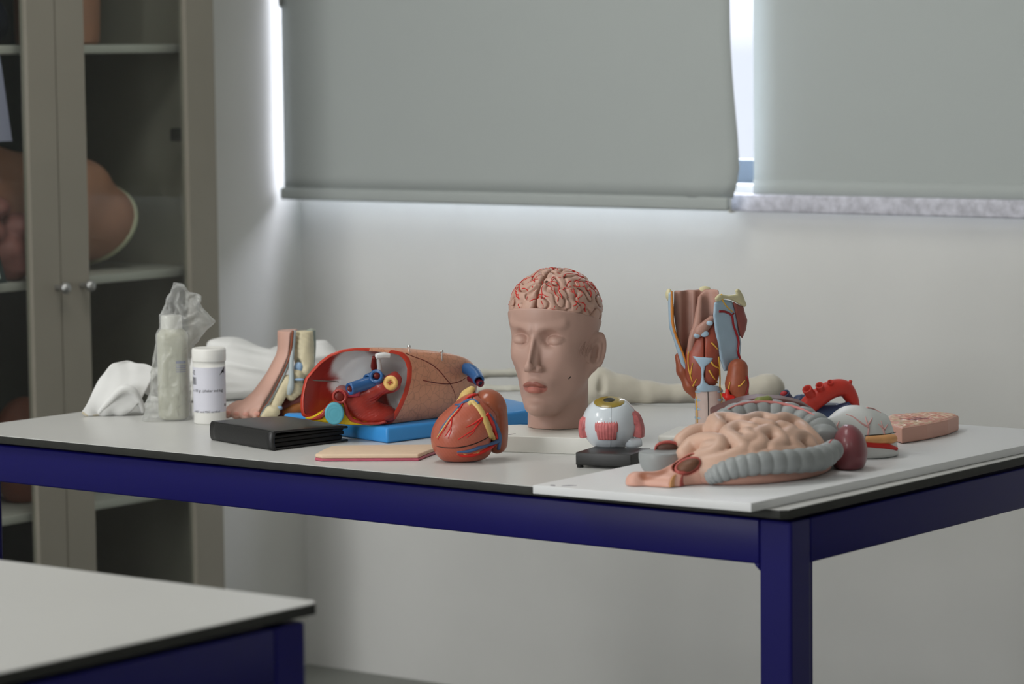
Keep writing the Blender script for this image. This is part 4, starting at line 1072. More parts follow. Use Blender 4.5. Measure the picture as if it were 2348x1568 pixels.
wm = np.maximum.reduce([sstep(1.2, 0.85, el2(wA, 0.036, 0.034)+nzv), sstep(1.25, 0.9, el2(wB, 0.026, 0.050)+nzv), sstep(1.2, 0.9, el2(wC, 0.020, 0.034)+nzv), sstep(1.2, 0.8, el2(wD, 0.026, 0.014)+nzv)])
cc_ = mixc(np.tile(RED, (len(co3), 1)), WHT, wm)
at_ = me2.color_attributes.get('Col') or me2.color_attributes.new('Col', 'FLOAT_COLOR', 'POINT')
c4_ = np.ones((len(co3), 4), dtype=np.float32); c4_[:, :3] = cc_; at_.data.foreach_set('color', c4_.ravel())
me2.polygons.foreach_set('use_smooth', [True]*len(me2.polygons))
# parts seen inside the opening
yo = lambda px: yend(px)
def TT(px, py, dy=0.0): return T_(px, py, yo(px)+dy)
tube('joint_line', [TT(703, 868.5, 0.002), TT(722, 872, 0.006), TT(760, 874, 0.015), TT(800, 878, 0.03)], [0.0013, 0.0012, 0.0008, 0.0006], mat('gap_grey', A(120, 112, 106), 0.5), che, n=8, label='thin pale gap between the two halves')
# slot at the top: orange skin edge, dark gap, white tab
mk('white_tab', *merge(tubev([TT(862, 817, -0.002), TT(880, 814, 0.0), TT(893, 815, 0.002)], [0.0045, 0.005, 0.0045], n=12), tubev([TT(866, 818, 0.004), TT(870, 845, 0.012), TT(872, 860, 0.016)], [0.004, 0.005, 0.004], n=12)), M_chwhite, che, label='white tab at the top slot')
tube('dark_slot', [TT(857, 818, 0.0), TT(858, 840, 0.012), TT(860, 858, 0.018)], [0.003, 0.006, 0.004], M_dkred, che, n=10)
mk('blue_vein', *merge(stubv([TT(868, 862, 0.0), TT(866, 868, -0.004), TT(862, 862, -0.016)], 0.0115, n=20, wall=0.62), stubv([TT(866, 875, 0.0), TT(845, 878, -0.004), TT(820, 886, -0.010), TT(801, 892, -0.018)], [0.010, 0.0105, 0.0105, 0.010], n=20, wall=0.66),
                      stubv([TT(868, 868, 0.006), TT(852, 866, 0.004), TT(843, 870, -0.004)], 0.009, n=18, wall=0.6)), M_tblue, che, label='branched blue vessel with open ends')
for p_ in ((862, 862, -0.0145), (801, 892, -0.0165)):
    c = TT(*p_); V, Q = nets(lambda x, y, z: ell(x, y, z, c+[0.001, 0.006, 0], (0.0062, 0.004, 0.0062)), c-0.010, c+0.014, 0.001, 1); mk('bore', V, Q, M_dkred, che)
mk('crimson_vessel', *merge(tubev([TT(778, 899, -0.004), TT(800, 903, -0.008), TT(818, 902, -0.010)], [0.006, 0.0055, 0.0058], n=14), tubev([TT(818, 904, -0.010), TT(819, 894, -0.014)], [0.006, 0.0048], n=14)), M_crim, che, label='short crimson vessel')
# aorta opening above the spine, fat triangle, spine disc
mk('red_vessel_opening', *stubv([TT(784, 900, 0.02), TT(781, 907, -0.002), TT(778, 909, -0.012)], 0.0125, n=22, wall=0.68, depth=0.4), M_lred, che, label='round red vessel opening')
c = TT(778.5, 909, -0.0085); V, Q = nets(lambda x, y, z: ell(x, y, z, c, (0.0086, 0.0030, 0.0088)), c-0.012, c+0.012, 0.001, 1); mk('bore', V, Q, M_dkred, che)
fatf = plate(fT, [(697, 955), (720, 950), (742, 938), (757, 922), (768, 917), (789, 922), (798, 940), (810, 955), (830, 965), (860, 968), (874, 967), (874, 973), (850, 974), (800, 972), (760, 968), (720, 962)], 0.0, 0.012, 0.003)
def fat2(x, y, z): return fatf(x, y+0.35*0.055/130*0-0.0+0.0, z-BTH)
blob('fat_wedge', lambda x, y, z: fat2(x, y+0.004-0.10*(x+0.03), z), (fatf.lo[0]-0.004, -0.035, fatf.lo[1]+BTH-0.004), (fatf.hi[0]+0.004, 0.03, fatf.hi[1]+BTH+0.004), 0.0015, M_fatb, che, smooth=2, label='grainy yellow fat wedge')
dcn = TT(767, 947, -0.012)
def discf(x, y, z):
    d = np.sqrt(((x-dcn[0])/0.0158)**2+((z-dcn[2])/0.0182)**2); d2 = (d-1)*0.0158
    yy = y-dcn[1]
    f = smax(d2, np.abs(yy)-0.010, 0.003)
    return f+0.0006*np.exp(-((d-0.68)/0.05)**2)+0.0004*np.exp(-((d-0.42)/0.05)**2)
blob('spine_disc', discf, dcn-[0.02, 0.016, 0.022], dcn+[0.02, 0.016, 0.022], 0.0011, M_disc, che, smooth=1, label='light blue oval disc')
# folded wall below and the muscle tongue with the gullet
wl = plate(fT, [(757, 922), (763, 917), (770, 920), (764, 931), (752, 946), (738, 958), (720, 960), (705, 958), (720, 955), (738, 944), (752, 924)], 0, 0.006, 0.0025)
blob('lower_wall', lambda x, y, z: wl(x, y+0.0140-0.10*(x+0.03), z-BTH), (wl.lo[0]-0.004, -0.045, wl.lo[1]+BTH-0.004), (wl.hi[0]+0.004, 0.02, wl.hi[1]+BTH+0.004), 0.0014, M_lred, che, smooth=2, label='red folded wall')
wr = plate(fT, [(786, 918), (792, 916), (797, 928), (802, 945), (812, 957), (835, 966), (870, 966), (884, 962), (888, 968), (870, 972), (835, 972), (805, 964), (793, 948), (789, 925)], 0, 0.006, 0.0025)
blob('lower_wall', lambda x, y, z: wr(x, y+0.0140-0.10*(x+0.03), z-BTH), (wr.lo[0]-0.004, -0.045, wr.lo[1]+BTH-0.004), (wr.hi[0]+0.004, 0.03, wr.hi[1]+BTH+0.004), 0.0014, M_lred, che, smooth=2, label='red folded wall')
ton = [TT(796, 914, 0.006), TT(825, 908, 0.006), TT(855, 896, 0.002), TT(880, 884, -0.002), TT(898, 878, -0.002), TT(905, 868, 0.002), TT(905, 858, 0.006)]
def tongf(x, y, z):
    d = chain(x, y, z, ton, [0.010, 0.0125, 0.0125, 0.0130, 0.0145, 0.010, 0.0045], 0.006)
    d = smin(d, ell(x, y, z, TT(832, 957, 0.016), (0.042, 0.020, 0.012)), 0.030)
    d = smin(d, ell(x, y, z, TT(866, 952, 0.022), (0.030, 0.022, 0.014)), 0.030)
    d = smin(d, ell(x, y, z, TT(812, 928, 0.014), (0.020, 0.012, 0.016)), 0.02)
    u = (x-ton[0][0])*0.55-(z-ton[0][2])*0.84
    return smax(d+0.0003*np.sin(u*1500+2*np.sin(x*200)), BTH+0.004-z, 0.003)
blob('muscle_tongue', tongf, np.min(ton, 0)-[0.03, 0.03, 0.055], np.max(ton, 0)+[0.02, 0.06, 0.02], 0.0013, M_lred, che, smooth=1, label='striped red muscle tongue')
P_ = [TT(897, 880, -0.008), TT(895.5, 877, -0.022)]
mk('gullet', *stubv(P_, 0.0118, n=24, wall=0.3, depth=0.12), M_esoph, che, label='cream ring with a star-shaped opening')
cc0 = TT(895, 877, -0.0232)
tubes('gullet_folds', [([cc0+np.array([0.0045*math.cos(a), 0.0004, 0.0045*math.sin(a)]), cc0], [0.0004, 0.0009]) for a in np.linspace(0.3, 5.9, 5)], M_lred, che, n=6)
# joint lines on the lung and the two metal pins
bv = bpy.data.meshes['lung_body']
from mathutils.bvhtree import BVHTree
tree = BVHTree.FromPolygons([tuple(v) for v in LV], [tuple(int(i) for i in f) for f in [(k[0], k[1], k[2]) if len(k) == 3 else k for k in [tuple(p.vertices) for p in bv.polygons]]])
camL = np.array(fT.c)+off
def lunghit(px, py, lift=0.0):
    d = fT.dirn(px, py); h = tree.ray_cast(Vector(camL), Vector(d))
    return np.array(h[0])-d*lift if h[0] is not None else None
def lungline(pts):
    o = [lunghit(*p) for p in pts]; return np.array([q for q in o if q is not None])
LN = [[(938, 866), (970, 872), (1000, 878), (1030, 880), (1055, 874), (1068, 866)], [(930, 810), (950, 818), (980, 830), (1005, 848), (1022, 868), (1032, 880), (1042, 900), (1044, 915)], [(868, 799), (878, 806), (884, 814)]]
tubes('joint_lines', [(lungline(l), [0.0006, 0.0009, 0.0008, 0.0005]) for l in LN if len(lungline(l)) > 2], M_dkred, che, n=6, label='dark joint lines over the lung')
for px, py, py2 in ((938, 806, 797), (1013, 822, 808)):
    b = lunghit(px, py)
    if b is None: b = T_(px, py, 0.06)
    hgt = (py-py2)/1330.0
    mk('metal_pin', *merge(tubev([b-[0, 0, 0.004], b+[0, 0, hgt]], 0.0012, n=10), tubev([b+[0, 0, hgt-0.001], b+[0, 0, hgt+0.004]], [0.0026, 0.0032, 0.0022], n=12)), M_chrome, che, label='small metal pin')
# vessels leaving the far end
e0 = T_(1058, 858, 0.12); 
mk('blue_vessel_end', *stubv([T_(1050, 846, 0.13), T_(1072, 846, 0.115), T_(1090, 858, 0.10), T_(1098, 872, 0.085)], [0.006, 0.0105, 0.0105, 0.0095], n=20, wall=0.7), M_tblue, che, label='glossy blue vessel at the far end')
mk('crimson_vessel_end', *stubv([T_(1078, 866, 0.11), T_(1094, 874, 0.095), T_(1103, 880, 0.085)], [0.007, 0.0065, 0.0062], n=18, wall=0.65), mat('dark_crimson', A(110, 26, 44), 0.35, 0.5), che, label='dark crimson vessel end')
# ================================================================== FOOT MODEL
fF = Frame(660, 958, TZ)
foot = thing('foot_model', 'cut-away foot model with pink skin and exposed cream bones behind the black wallet', 'anatomical model', fF.o, YAW)
M_fskin = mat('foot_skin', A(206, 164, 148), 0.42, 0.45, noise=0.03, nscale=20)
M_fbone = mat('foot_bone', A(214, 202, 168), 0.45, 0.4, noise=0.07, nscale=50, bump=0.2, bscale=150)
M_tend = mat('tendon_grey', A(178, 188, 188), 0.4, 0.45)
M_fblue = mat('joint_blue', A(150, 180, 210), 0.4, 0.45)
M_fred = mat('foot_dark_red', A(112, 58, 54), 0.45, 0.4, noise=0.15, nscale=40)
M_fbrown = mat('foot_brown', A(150, 92, 46), 0.45, 0.4)
M_nail = mat('toe_nail', A(208, 150, 134), 0.35, 0.5)
G = lambda px, py, y=0.0: np.array(fF.at(px, py, y))
ank = G(677, 880, 0.028)
tips = [(521, 949, -0.030), (541, 951, -0.036), (562, 952, -0.041), (588, 951, -0.046)]
def skinf(x, y, z):
    d = cone(x, y, z, G(678, 740, 0.03), G(678, 850, 0.03), 0.0320, 0.0320)
    d = smin(d, cone(x, y, z, G(657, 866, 0.022), G(600, 925, -0.008), 0.034, 0.025), 0.025)
    d = smin(d, ell(x, y, z, G(580, 940, -0.014), (0.048, 0.030, 0.017)), 0.02)
    d = smin(d, ell(x, y, z, G(690, 930, 0.045), (0.035, 0.035, 0.035)), 0.02)
    for (px, py, yy) in tips:
        a = G(px+24, py-16, yy+0.022); b = G(px, py-1, yy)
        d = smin(d, cone(x, y, z, a, b, 0.0105, 0.0086), 0.005)
    # the inner half is cut away to show the bones (plane running along the foot)
    d = smax(d, -z+0.0003, 0.003)
    d = smax(d, z-float(G(680, 757, 0.03)[2]), 0.001)
    cutx = np.interp(np.asarray(z, dtype=float), [0.0, 0.012, 0.03, 0.05, 0.07, 0.09, 0.11, 0.16], [-0.0500, -0.0455, -0.0365, -0.0240, -0.0140, -0.0050, 0.0030, 0.0090]).astype(F32)
    return smax(d, (x-cutx)*0.9-np.maximum(y, -0.02)*0.12, 0.002)
lo = G(500, 965, 0)*[1, 0, 1]+[0, -0.075, -0.006]; hi = G(735, 750, 0)*[1, 0, 1]+[0, 0.09, 0.004]
blob('foot_skin', skinf, lo, hi, 0.0015, M_fskin, foot, smooth=2, label='smooth pink skin half with toes')
for (px, py, yy) in tips:
    b = G(px+1, py-2, yy-0.0064); V, Q = nets(lambda x, y, z: ell(x, y, z, b, (0.0058, 0.0026, 0.0044)), b-0.01, b+0.01, 0.0009, 1)
    mk('toe_nail', V, Q, M_nail, foot)
def bonef(x, y, z):
    d = cone(x, y, z, G(698, 750, 0.024), G(697, 815, 0.020), 0.0150, 0.0185)
    d = smin(d, ell(x, y, z, G(699, 840, 0.016), (0.0165, 0.018, 0.020)), 0.008)
    d = smin(d, ell(x, y, z, G(701, 849, 0.004), (0.0085, 0.009, 0.009)), 0.004)
    d = smax(d, -ell(x, y, z, G(681, 834, -0.004), (0.0085, 0.014, 0.0075)), 0.003)
    d = smin(d, ell(x, y, z, G(683, 861, 0.004), (0.0115, 0.016, 0.014)), 0.003)
    d = smin(d, ell(x, y, z, G(681, 884, 0.000), (0.0110, 0.015, 0.0115)), 0.0025)
    d = smin(d, ell(x, y, z, G(660, 876, -0.002), (0.0110, 0.016, 0.013)), 0.003)
    d = smin(d, chain(x, y, z, [G(653, 888, -0.010), G(640, 912, -0.020), G(632, 928, -0.026)], [0.0115, 0.0092, 0.0100], 0.004), 0.003)
    d = smin(d, chain(x, y, z, [G(676, 895, -0.004), G(668, 906, -0.008)], [0.0125, 0.010], 0.004), 0.004)
    d = smin(d, ell(x, y, z, G(619, 944, -0.036), (0.0175, 0.014, 0.0115)), 0.0025)
    d = smin(d, ell(x, y, z, G(607, 951, -0.042), (0.0150, 0.011, 0.0075)), 0.003)
    d = d+0.0005*np.sin(x*420+z*300)*np.sin(z*380+y*260)
    d = smax(d, z-float(G(680, 758, 0.03)[2]), 0.0008)
    return smax(d, -z+0.0003, 0.002)
blob('foot_bones', bonef, G(590, 965, 0)*[1, 0, 1]+[0, -0.065, -0.006], G(728, 750, 0)*[1, 0, 1]+[0, 0.05, 0.004], 0.0013, M_fbone, foot, smooth=1, label='cream-coloured shin, ankle and toe bones')
bh_ = lambda pts, l=0.0: fF.hit(lambda x, y, z: np.minimum(bonef(x, y, z), skinf(x, y, z)), pts, l)
tube('main_tendon', [G(675, 758, 0.004), G(671, 800, 0.000), G(668, 835, -0.010), G(668, 870, -0.017), G(666, 890, -0.020), G(662, 904, -0.018)], [0.0036, 0.0038, 0.0040, 0.0048, 0.0062, 0.004], M_tend, foot, n=14, label='pale grey tendon')
tube('side_tendon', [G(666, 815, -0.002), G(656, 845, -0.008), G(645, 870, -0.014), G(630, 900, -0.024), G(618, 922, -0.034), G(604, 940, -0.046), G(597, 952, -0.052)], [0.0030, 0.0030, 0.0028, 0.0024, 0.0022, 0.0022, 0.0016], M_tend, foot, n=12, label='grey tendon along the cut')
tube('cut_line', [G(671.5, 758, 0.000), G(668, 795, -0.003), G(663, 820, -0.006), G(652, 848, -0.012), G(640, 872, -0.018), G(626, 900, -0.029), G(614, 922, -0.040), G(600, 938, -0.050), G(592, 958, -0.054)], [0.0018, 0.0020, 0.0018, 0.0012, 0.001, 0.001, 0.001, 0.0012, 0.0014], M_fbrown if False else mat('cut_red_brown', A(138, 72, 46), 0.45, 0.4), foot, n=8, label='red-brown cut edge of the skin')
for p_, r_ in (((685, 843, 0.002), (0.0085, 0.009, 0.0100)), ((640, 935, -0.030), (0.006, 0.008, 0.004)), ((686, 870, -0.012), (0.009, 0.006, 0.0022))):
    c = G(*p_); V, Q = nets(lambda x, y, z: ell(x, y, z, c, r_), c-0.013, c+0.013, 0.0011, 1); mk('joint_cartilage', V, Q, M_fblue, foot, label='light blue joint cartilage')
def soft(x, y, z):
    d = cone(x, y, z, G(652, 940, 0.010), G(706, 905, 0.016), 0.018, 0.020)
    d = smin(d, ell(x, y, z, G(690, 935, 0.040), (0.034, 0.028, 0.030)), 0.02)
    return smax(d, -z+0.0003, 0.002)
blob('foot_muscle', soft, G(620, 965, 0)*[1, 0, 1]+[0, -0.02, -0.004], G(735, 880, 0)*[1, 0, 1]+[0, 0.08, 0.0], 0.0018, M_fred, foot, smooth=2, label='dark red muscle under the bones')
tube('sole_muscle', [G(650, 948, -0.008), G(675, 938, -0.006), G(700, 930, -0.002)], [0.006, 0.009, 0.008], M_fbrown, foot, n=14, label='brown muscle band at the sole')
tube('heel_tendon', [G(713, 756, 0.030), G(715, 790, 0.030), G(712, 835, 0.030), G(706, 880, 0.034)], [0.0085, 0.0075, 0.0075, 0.010], mat('heel_tendon_grey', A(150, 156, 144), 0.4, 0.45), foot, n=14, label='grey tendon at the heel side')

# ================================================================== BLACK WALLET
M_leather = mat('black_leather', A(30, 30, 31), 0.34, 0.5, noise=0.06, nscale=200, bump=0.12, bscale=400)
M_leather2 = mat('black_lining', A(22, 22, 22), 0.6, 0.3)
wo = at_z(628, 1034, TZ)
wl0 = at_z(481, 1008, TZ); wr0 = at_z(800, 1012, TZ)
we = (wr0-wo)/np.linalg.norm(wr0-wo); wn = (wl0-wo); ws_len = float(np.linalg.norm(wn)); wn = wn/ws_len; ws_len *= 0.97
wal = thing('wallet', 'thick black leather wallet lying closed at the front left of the table', 'wallet', wo, 0.0)
wlen = float(np.linalg.norm(wr0-wo))*1.0
def wpt(a, b, z): return tuple(we*a+wn*b+np.array([0, 0, z]))
def wquad(name, a0, a1, b0, b1, z0, z1, m, bw, label=None, dz=0.0):
    V = [wpt(a, b, z+(dz if a == a1 else 0)) for z in (z0, z1) for b in (b0, b1) for a in (a0, a1)]
    o = mk(name, V, [(0, 2, 3, 1), (4, 5, 7, 6), (0, 1, 5, 4), (2, 6, 7, 3), (0, 4, 6, 2), (1, 3, 7, 5)], m, wal, smooth=True, label=label)
    bevel(o, bw, 3); return o
th = 0.0315
def cover(zc, t, sag):
    V = []; n = 14
    for i in range(n+1):
        a = wlen*(i/n)
        for b in (0.001, ws_len-0.001):
            for z in (zc-t, zc+t): V.append(wpt(a, b, z+sag*(i/n)**1.6))
    Fc = []
    for i in range(n):
        k = i*4; Fc += [(k, k+4, k+5, k+1), (k+2, k+3, k+7, k+6), (k+1, k+5, k+7, k+3), (k, k+2, k+6, k+4)]
    Fc += [(0, 1, 3, 2), (n*4, n*4+2, n*4+3, n*4+1)]
    return V, Fc
bevel(mk('cover', *cover(th-0.002, 0.002, -0.006), M_leather, wal, label='black leather top cover'), 0.0018, 3)
bevel(mk('cover', *cover(0.0022, 0.002, 0.0), M_leather, wal, label='black leather bottom cover'), 0.0018, 3)
# rounded spine on the left side
V = []; n = 16
for b in np.linspace(0, ws_len, 12):
    for k in range(n+1):
        t = math.pi*k/n; V.append(wpt(0.004-0.0075*math.sin(t)**0.55, b, th/2+(th/2)*math.cos(t)))
    for k in range(n+1):
        t = math.pi*(n-k)/n; V.append(wpt(0.006-0.004*math.sin(t), b, th/2+(th/2-0.003)*math.cos(t)))
m_ = 2*(n+1); Fc = [(i*m_+k, i*m_+(k+1) % m_, (i+1)*m_+(k+1) % m_, (i+1)*m_+k) for i in range(11) for k in range(m_)]
Fc += [tuple(range(m_))[::-1], tuple(11*m_+k for k in range(m_))]
mk('spine', V, Fc, M_leather, wal, label='rounded black spine')
for z0, z1, s_ in ((0.0046, 0.0115, 0.93), (0.0122, 0.0185, 0.955), (0.0190, 0.0235, 0.95)):
    wquad('inner_leaf', 0.004, wlen*s_, 0.004, ws_len-0.004, z0, z1, M_leather2, 0.0016, label='dark inner leaf')

# ================================================================== SKIN-COLOURED SLAB
slb = thing('tissue_slab', 'flat cream slab with a pink underside at the front edge of the table', 'anatomical model', at_z(850, 1050, TZ), 0)
M_slab = mat('slab_cream', A(226, 200, 172), 0.5, 0.35, noise=0.03, nscale=60, bump=0.15, bscale=200)
M_slabp = mat('slab_pink', A(188, 92, 112), 0.4, 0.45, noise=0.1, nscale=40)
sb = at_z(850, 1050, TZ)
sp = [(722, 1056), (738, 1058), (960, 1057), (984, 1047), (1010, 1038), (1014, 1034), (780, 1036), (758, 1038), (742, 1045)]
SP = [tuple((at_z(x, y, TZ)-sb)[:2]) for x, y in sp]
SPr = SP
prism('pink_layer', SPr, 0.0005, 0.0045, M_slabp, slb, bw=0.0012, label='pink underside')
zc_ = 0.0045
SP2 = [tuple(np.array(p)*0.995) for p in SPr]
prism('cream_layer', SP2, zc_, 0.0110, M_slab, slb, bw=0.0025, label='cream top layer')

# ================================================================== WHITE CAN WITH LABEL
fC = Frame(482, 970, TZ)
can = thing('plastic_can', 'white screw-lid plastic can with a printed label beside the bagged bottle', 'container', fC.o, YAW)
M_can = mat('can_white', A(232, 231, 226), 0.4, 0.45)
M_label = mat('can_label', A(214, 214, 224), 0.5, 0.35)
M_ink = mat('label_ink', A(32, 32, 38), 0.6, 0.3)
zc = lambda py: float(fC.at(482, py, -0.027)[2])
cr = 37.0/fC.s
zt = zc(829)
lathe('can_body', [(0.0, 0), (cr-0.002, 0), (cr, 0.003), (cr, zt-0.001), (0, zt-0.001)], M_can, can, n=56)
z2 = zc(800)
lathe('lid', [(0, zt-0.001), (cr+0.0012, zt-0.001), (cr+0.0016, zt+0.001), (cr+0.0016, z2-0.004), (cr+0.0006, z2-0.001), (cr-0.002, z2), (cr-0.0045, z2-0.0015), (0, z2-0.002)], M_can, can, n=56, label='white ridged lid')
zl0, zl1 = zc(946), zc(843)
V = []; n = 56
for k in range(n): a = 2*math.pi*k/n; V += [(math.cos(a)*(cr+0.0003), math.sin(a)*(cr+0.0003), zl0), (math.cos(a)*(cr+0.0003), math.sin(a)*(cr+0.0003), zl1)]
lab = mk('label', V, [(2*k, (2*k+2) % (2*n), (2*k+3) % (2*n), 2*k+1) for k in range(n)], M_label, can, label='pale lilac paper label')
def text_flat(s, size):
    c = bpy.data.curves.new('t', 'FONT'); c.body = s; c.size = size; c.resolution_u = 2
    o = bpy.data.objects.new('t', c); COL.objects.link(o); bpy.context.view_layer.update()
    me = bpy.data.meshes.new_from_object(o.evaluated_get(bpy.context.evaluated_depsgraph_get()))
    V = np.array([v.co[:] for v in me.vertices]); Fc = [tuple(p.vertices) for p in me.polygons]
    bpy.data.objects.remove(o); bpy.data.curves.remove(c); bpy.data.meshes.remove(me)
    return V, Fc
def wrapped(name, V, Fc, x0, z0):
    """bend flat lettering round the can; x0 = arc position from the side that faces the viewer"""
    o = []
    for v in V:
        a = (v[0]+x0)/(cr+0.0005)-math.pi/2; o.append(((cr+0.0005)*math.cos(a), (cr+0.0005)*math.sin(a), v[1]+z0))
    return mk(name, o, Fc, M_ink, lab, smooth=False)
def put_text(name, s, hgt, px_l, py_b, width=None):
    V, Fc = text_flat(s, 1.0); V = V*(hgt/0.70)
    if width: V[:, 0] *= width/(V[:, 0].max()-V[:, 0].min())
    x = np.clip((px_l-482)/37.0, -0.999, 0.999); wrapped(name, V, Fc, math.asin(x)*cr, zc(py_b))
put_text('lettering', 'ac 100 gr. (shaker and bag)', 0.0050, 447, 899, width=cr*2.3)
put_text('lettering', 'di BBY. and MSC certified', 0.0036, 449, 946.5, width=cr*1.85)
put_text('lettering', '-42', 0.0075, 445.3, 860)
put_text('lettering', '\u2022', 0.008, 518, 934) if False else None
bars = []
for i, w_ in enumerate([0.0008, 0.0014, 0.0006, 0.0010, 0.0007, 0.0014, 0.0006, 0.0009]):
    bars.append(([(i*0.0021, 0, 0), (i*0.0021+w_, 0, 0), (i*0.0021+w_, 0.0128, 0), (i*0.0021, 0.0128, 0)], [(0, 1, 2, 3)]))
v, f = merge(*bars); wrapped('barcode', np.array(v), f, math.asin(-0.985)*cr, zc(883))
tri = np.array([(0, 0, 0), (0.006, 0.0085, 0), (0.0135, 0.0145, 0), (0.012, 0.0020, 0), (0.0098, 0.0052, 0), (0.0075, 0.0048, 0)])
wrapped('emblem', tri, [(0, 5, 1), (1, 5, 4), (1, 4, 2), (2, 4, 3)], math.asin(0.70)*cr, zc(862))
sq = np.array([(0, 0, 0), (0.005, 0, 0), (0.005, 0.0045, 0), (0, 0.0045, 0)]); wrapped('emblem', sq, [(0, 1, 2, 3)], math.asin(0.93)*cr, zc(934))

# ================================================================== BOTTLE IN A CLEAR BAG
fB = Frame(398, 962, TZ)
bot = thing('plastic_bottle', 'milky plastic bottle with a white cap standing inside a clear bag', 'bottle', fB.o, YAW)
M_milky = mat('bottle_milky', A(196, 196, 180), 0.35, 0.45, sss=0.0)
M_cap = mat('bottle_cap', A(226, 226, 222), 0.45, 0.4)
M_bink = mat('bottle_label_ink', A(140, 146, 176), 0.6, 0.3)
zb_ = lambda py: float(fB.at(398, py, 0)[2])
def bottle(x, y, z):
    q = ((np.abs(x-0.001)/0.0265)**3+(np.abs(y)/0.025)**3+1e-9)**(1/3.0)
    d = smax((q-1)*0.026, np.abs(z-0.078)-0.0775, 0.012)
    return smin(d, smax(np.sqrt((x-0.0)**2+y*y)-0.0165, np.abs(z-0.150)-0.022, 0.002), 0.012)
blob('bottle_body', bottle, (-0.04, -0.035, -0.004), (0.04, 0.035, 0.18), 0.0018, M_milky, bot, smooth=2)
zcap = zb_(760)
capv = [(0, zcap)]
n = 48; V = []; 
lathe('cap', [(0, 0.158), (0.0182, 0.158), (0.0185, 0.160), (0.0180, 0.1815), (0.0165, 0.183), (0, 0.183)], M_cap, bot, n=40, label='white screw cap')
lv = [([(0.014, -0.0262, z), (0.032, -0.0195, z), (0.032, -0.0195, z+h_), (0.014, -0.0262, z+h_)], [(0, 1, 2, 3)]) for z, h_ in ((0.0985, 0.0035), (0.0935, 0.0016), (0.0905, 0.0016), (0.087, 0.0012), (0.084, 0.0012))]
def blab():
    V, Fc = [], []
    for (z, h_) in ((0.1005, 0.0045), (0.0955, 0.0018), (0.0925, 0.0018), (0.0890, 0.0014), (0.0855, 0.0014)):
        b = len(V)
        for i in range(9):
            x = 0.009+0.0160*i/8; y = -0.0255*(1-((x-0.001)/0.0265)**3)**(1/3.0)-0.0006
            V += [(x, y, z), (x, y, z+h_)]
        Fc += [(b+2*i, b+2*i+2, b+2*i+3, b+2*i+1) for i in range(8)]
    return V, Fc
mk('label_print', *blab(), M_bink, bot, smooth=False, label='faint blue printed label')
# the bag
bag = thing('plastic_bag', 'crumpled clear plastic bag standing up around the bottle', 'bag', fB.o, YAW)
def bag_material():
    m = bpy.data.materials.new('clear_plastic'); m.use_nodes = True; nt = m.node_tree; N = nt.nodes; L = nt.links
    for nd in list(N):
        if nd.type != 'OUTPUT_MATERIAL': N.remove(nd)
    out = [n for n in N if n.type == 'OUTPUT_MATERIAL'][0]
    tr = N.new('ShaderNodeBsdfTransparent'); tr.inputs['Color'].default_value = (0.96, 0.96, 0.95, 1)
    pb = N.new('ShaderNodeBsdfPrincipled'); pb.inputs['Base Color'].default_value = (0.80, 0.81, 0.80, 1); pb.inputs['Roughness'].default_value = 0.13; pb.inputs['Specular IOR Level'].default_value = 0.9
    lw = N.new('ShaderNodeLayerWeight'); lw.inputs['Blend'].default_value = 0.32
    rg = N.new('ShaderNodeMapRange'); rg.inputs['To Min'].default_value = 0.10; rg.inputs['To Max'].default_value = 0.46
    mx = N.new('ShaderNodeMixShader')
    tc = N.new('ShaderNodeTexCoord'); nz = N.new('ShaderNodeTexNoise'); nz.inputs['Scale'].default_value = 38; nz.inputs['Detail'].default_value = 3; nz.inputs['Distortion'].default_value = 1.5
    bp = N.new('ShaderNodeBump'); bp.inputs['Strength'].default_value = 0.9; bp.inputs['Distance'].default_value = 0.006
    L.new(tc.outputs['Object'], nz.inputs['Vector']); L.new(nz.outputs['Fac'], bp.inputs['Height']); L.new(bp.outputs['Normal'], pb.inputs['Normal']); L.new(bp.outputs['Normal'], lw.inputs['Normal'])
    L.new(lw.outputs['Facing'], rg.inputs['Value']); L.new(rg.outputs['Result'], mx.inputs['Fac']); L.new(tr.outputs[0], mx.inputs[1]); L.new(pb.outputs[0], mx.inputs[2]); L.new(mx.outputs[0], out.inputs['Surface'])
    return m
M_bag = bag_material()
ol = [(968, 326, 441), (955, 326, 441), (935, 329, 441), (900, 337, 440), (860, 346, 440), (820, 352, 441), (790, 357, 452), (770, 361, 478), (755, 364, 486), (738, 368, 500), (725, 371, 493), (705, 377, 481), (690, 383, 472), (675, 391, 463), (662, 396, 447), (652, 401, 432), (648, 403, 414)]
zz = [zb_(a) for a, _, _ in ol]; xl = [(b-398)/fB.s for _, b, _ in ol]; xr_ = [(c-398)/fB.s for _, _, c in ol]
wb1, wb2, wb3 = Waves(0.045, 24, 8), Waves(0.020, 24, 9), Waves(0.030, 24, 10)
V = []; NU, NV = 120, 130
z_lo, z_hi = 0.0008, max(zz)
for i in range(NV+1):
    z = z_lo+(z_hi-z_lo)*i/NV
    a, b = np.interp(z, zz[::-1] if zz[0] > zz[-1] else zz, xl), np.interp(z, zz, xr_)
    dep = np.interp(z, [0, 0.06, 0.15, 0.19, 0.23, 0.26], [0.037, 0.033, 0.029, 0.024, 0.017, 0.006])
    cx, hw = (a+b)/2, (b-a)/2
    for k in range(NU):
        t = 2*math.pi*k/NU; c, s_ = math.cos(t), math.sin(t)
        V.append((cx+hw*abs(c)**0.8*(1 if c > 0 else -1), dep*abs(s_)**0.85*(1 if s_ > 0 else -1), z))
V = np.array(V); n1 = wb1(V[:, 0], V[:, 1]*0.6, V[:, 2]*0.6); n2 = wb2(V[:, 0]+0.008*n1, V[:, 1], V[:, 2]*0.55); n3 = wb3(V[:, 0], V[:, 1], V[:, 2])
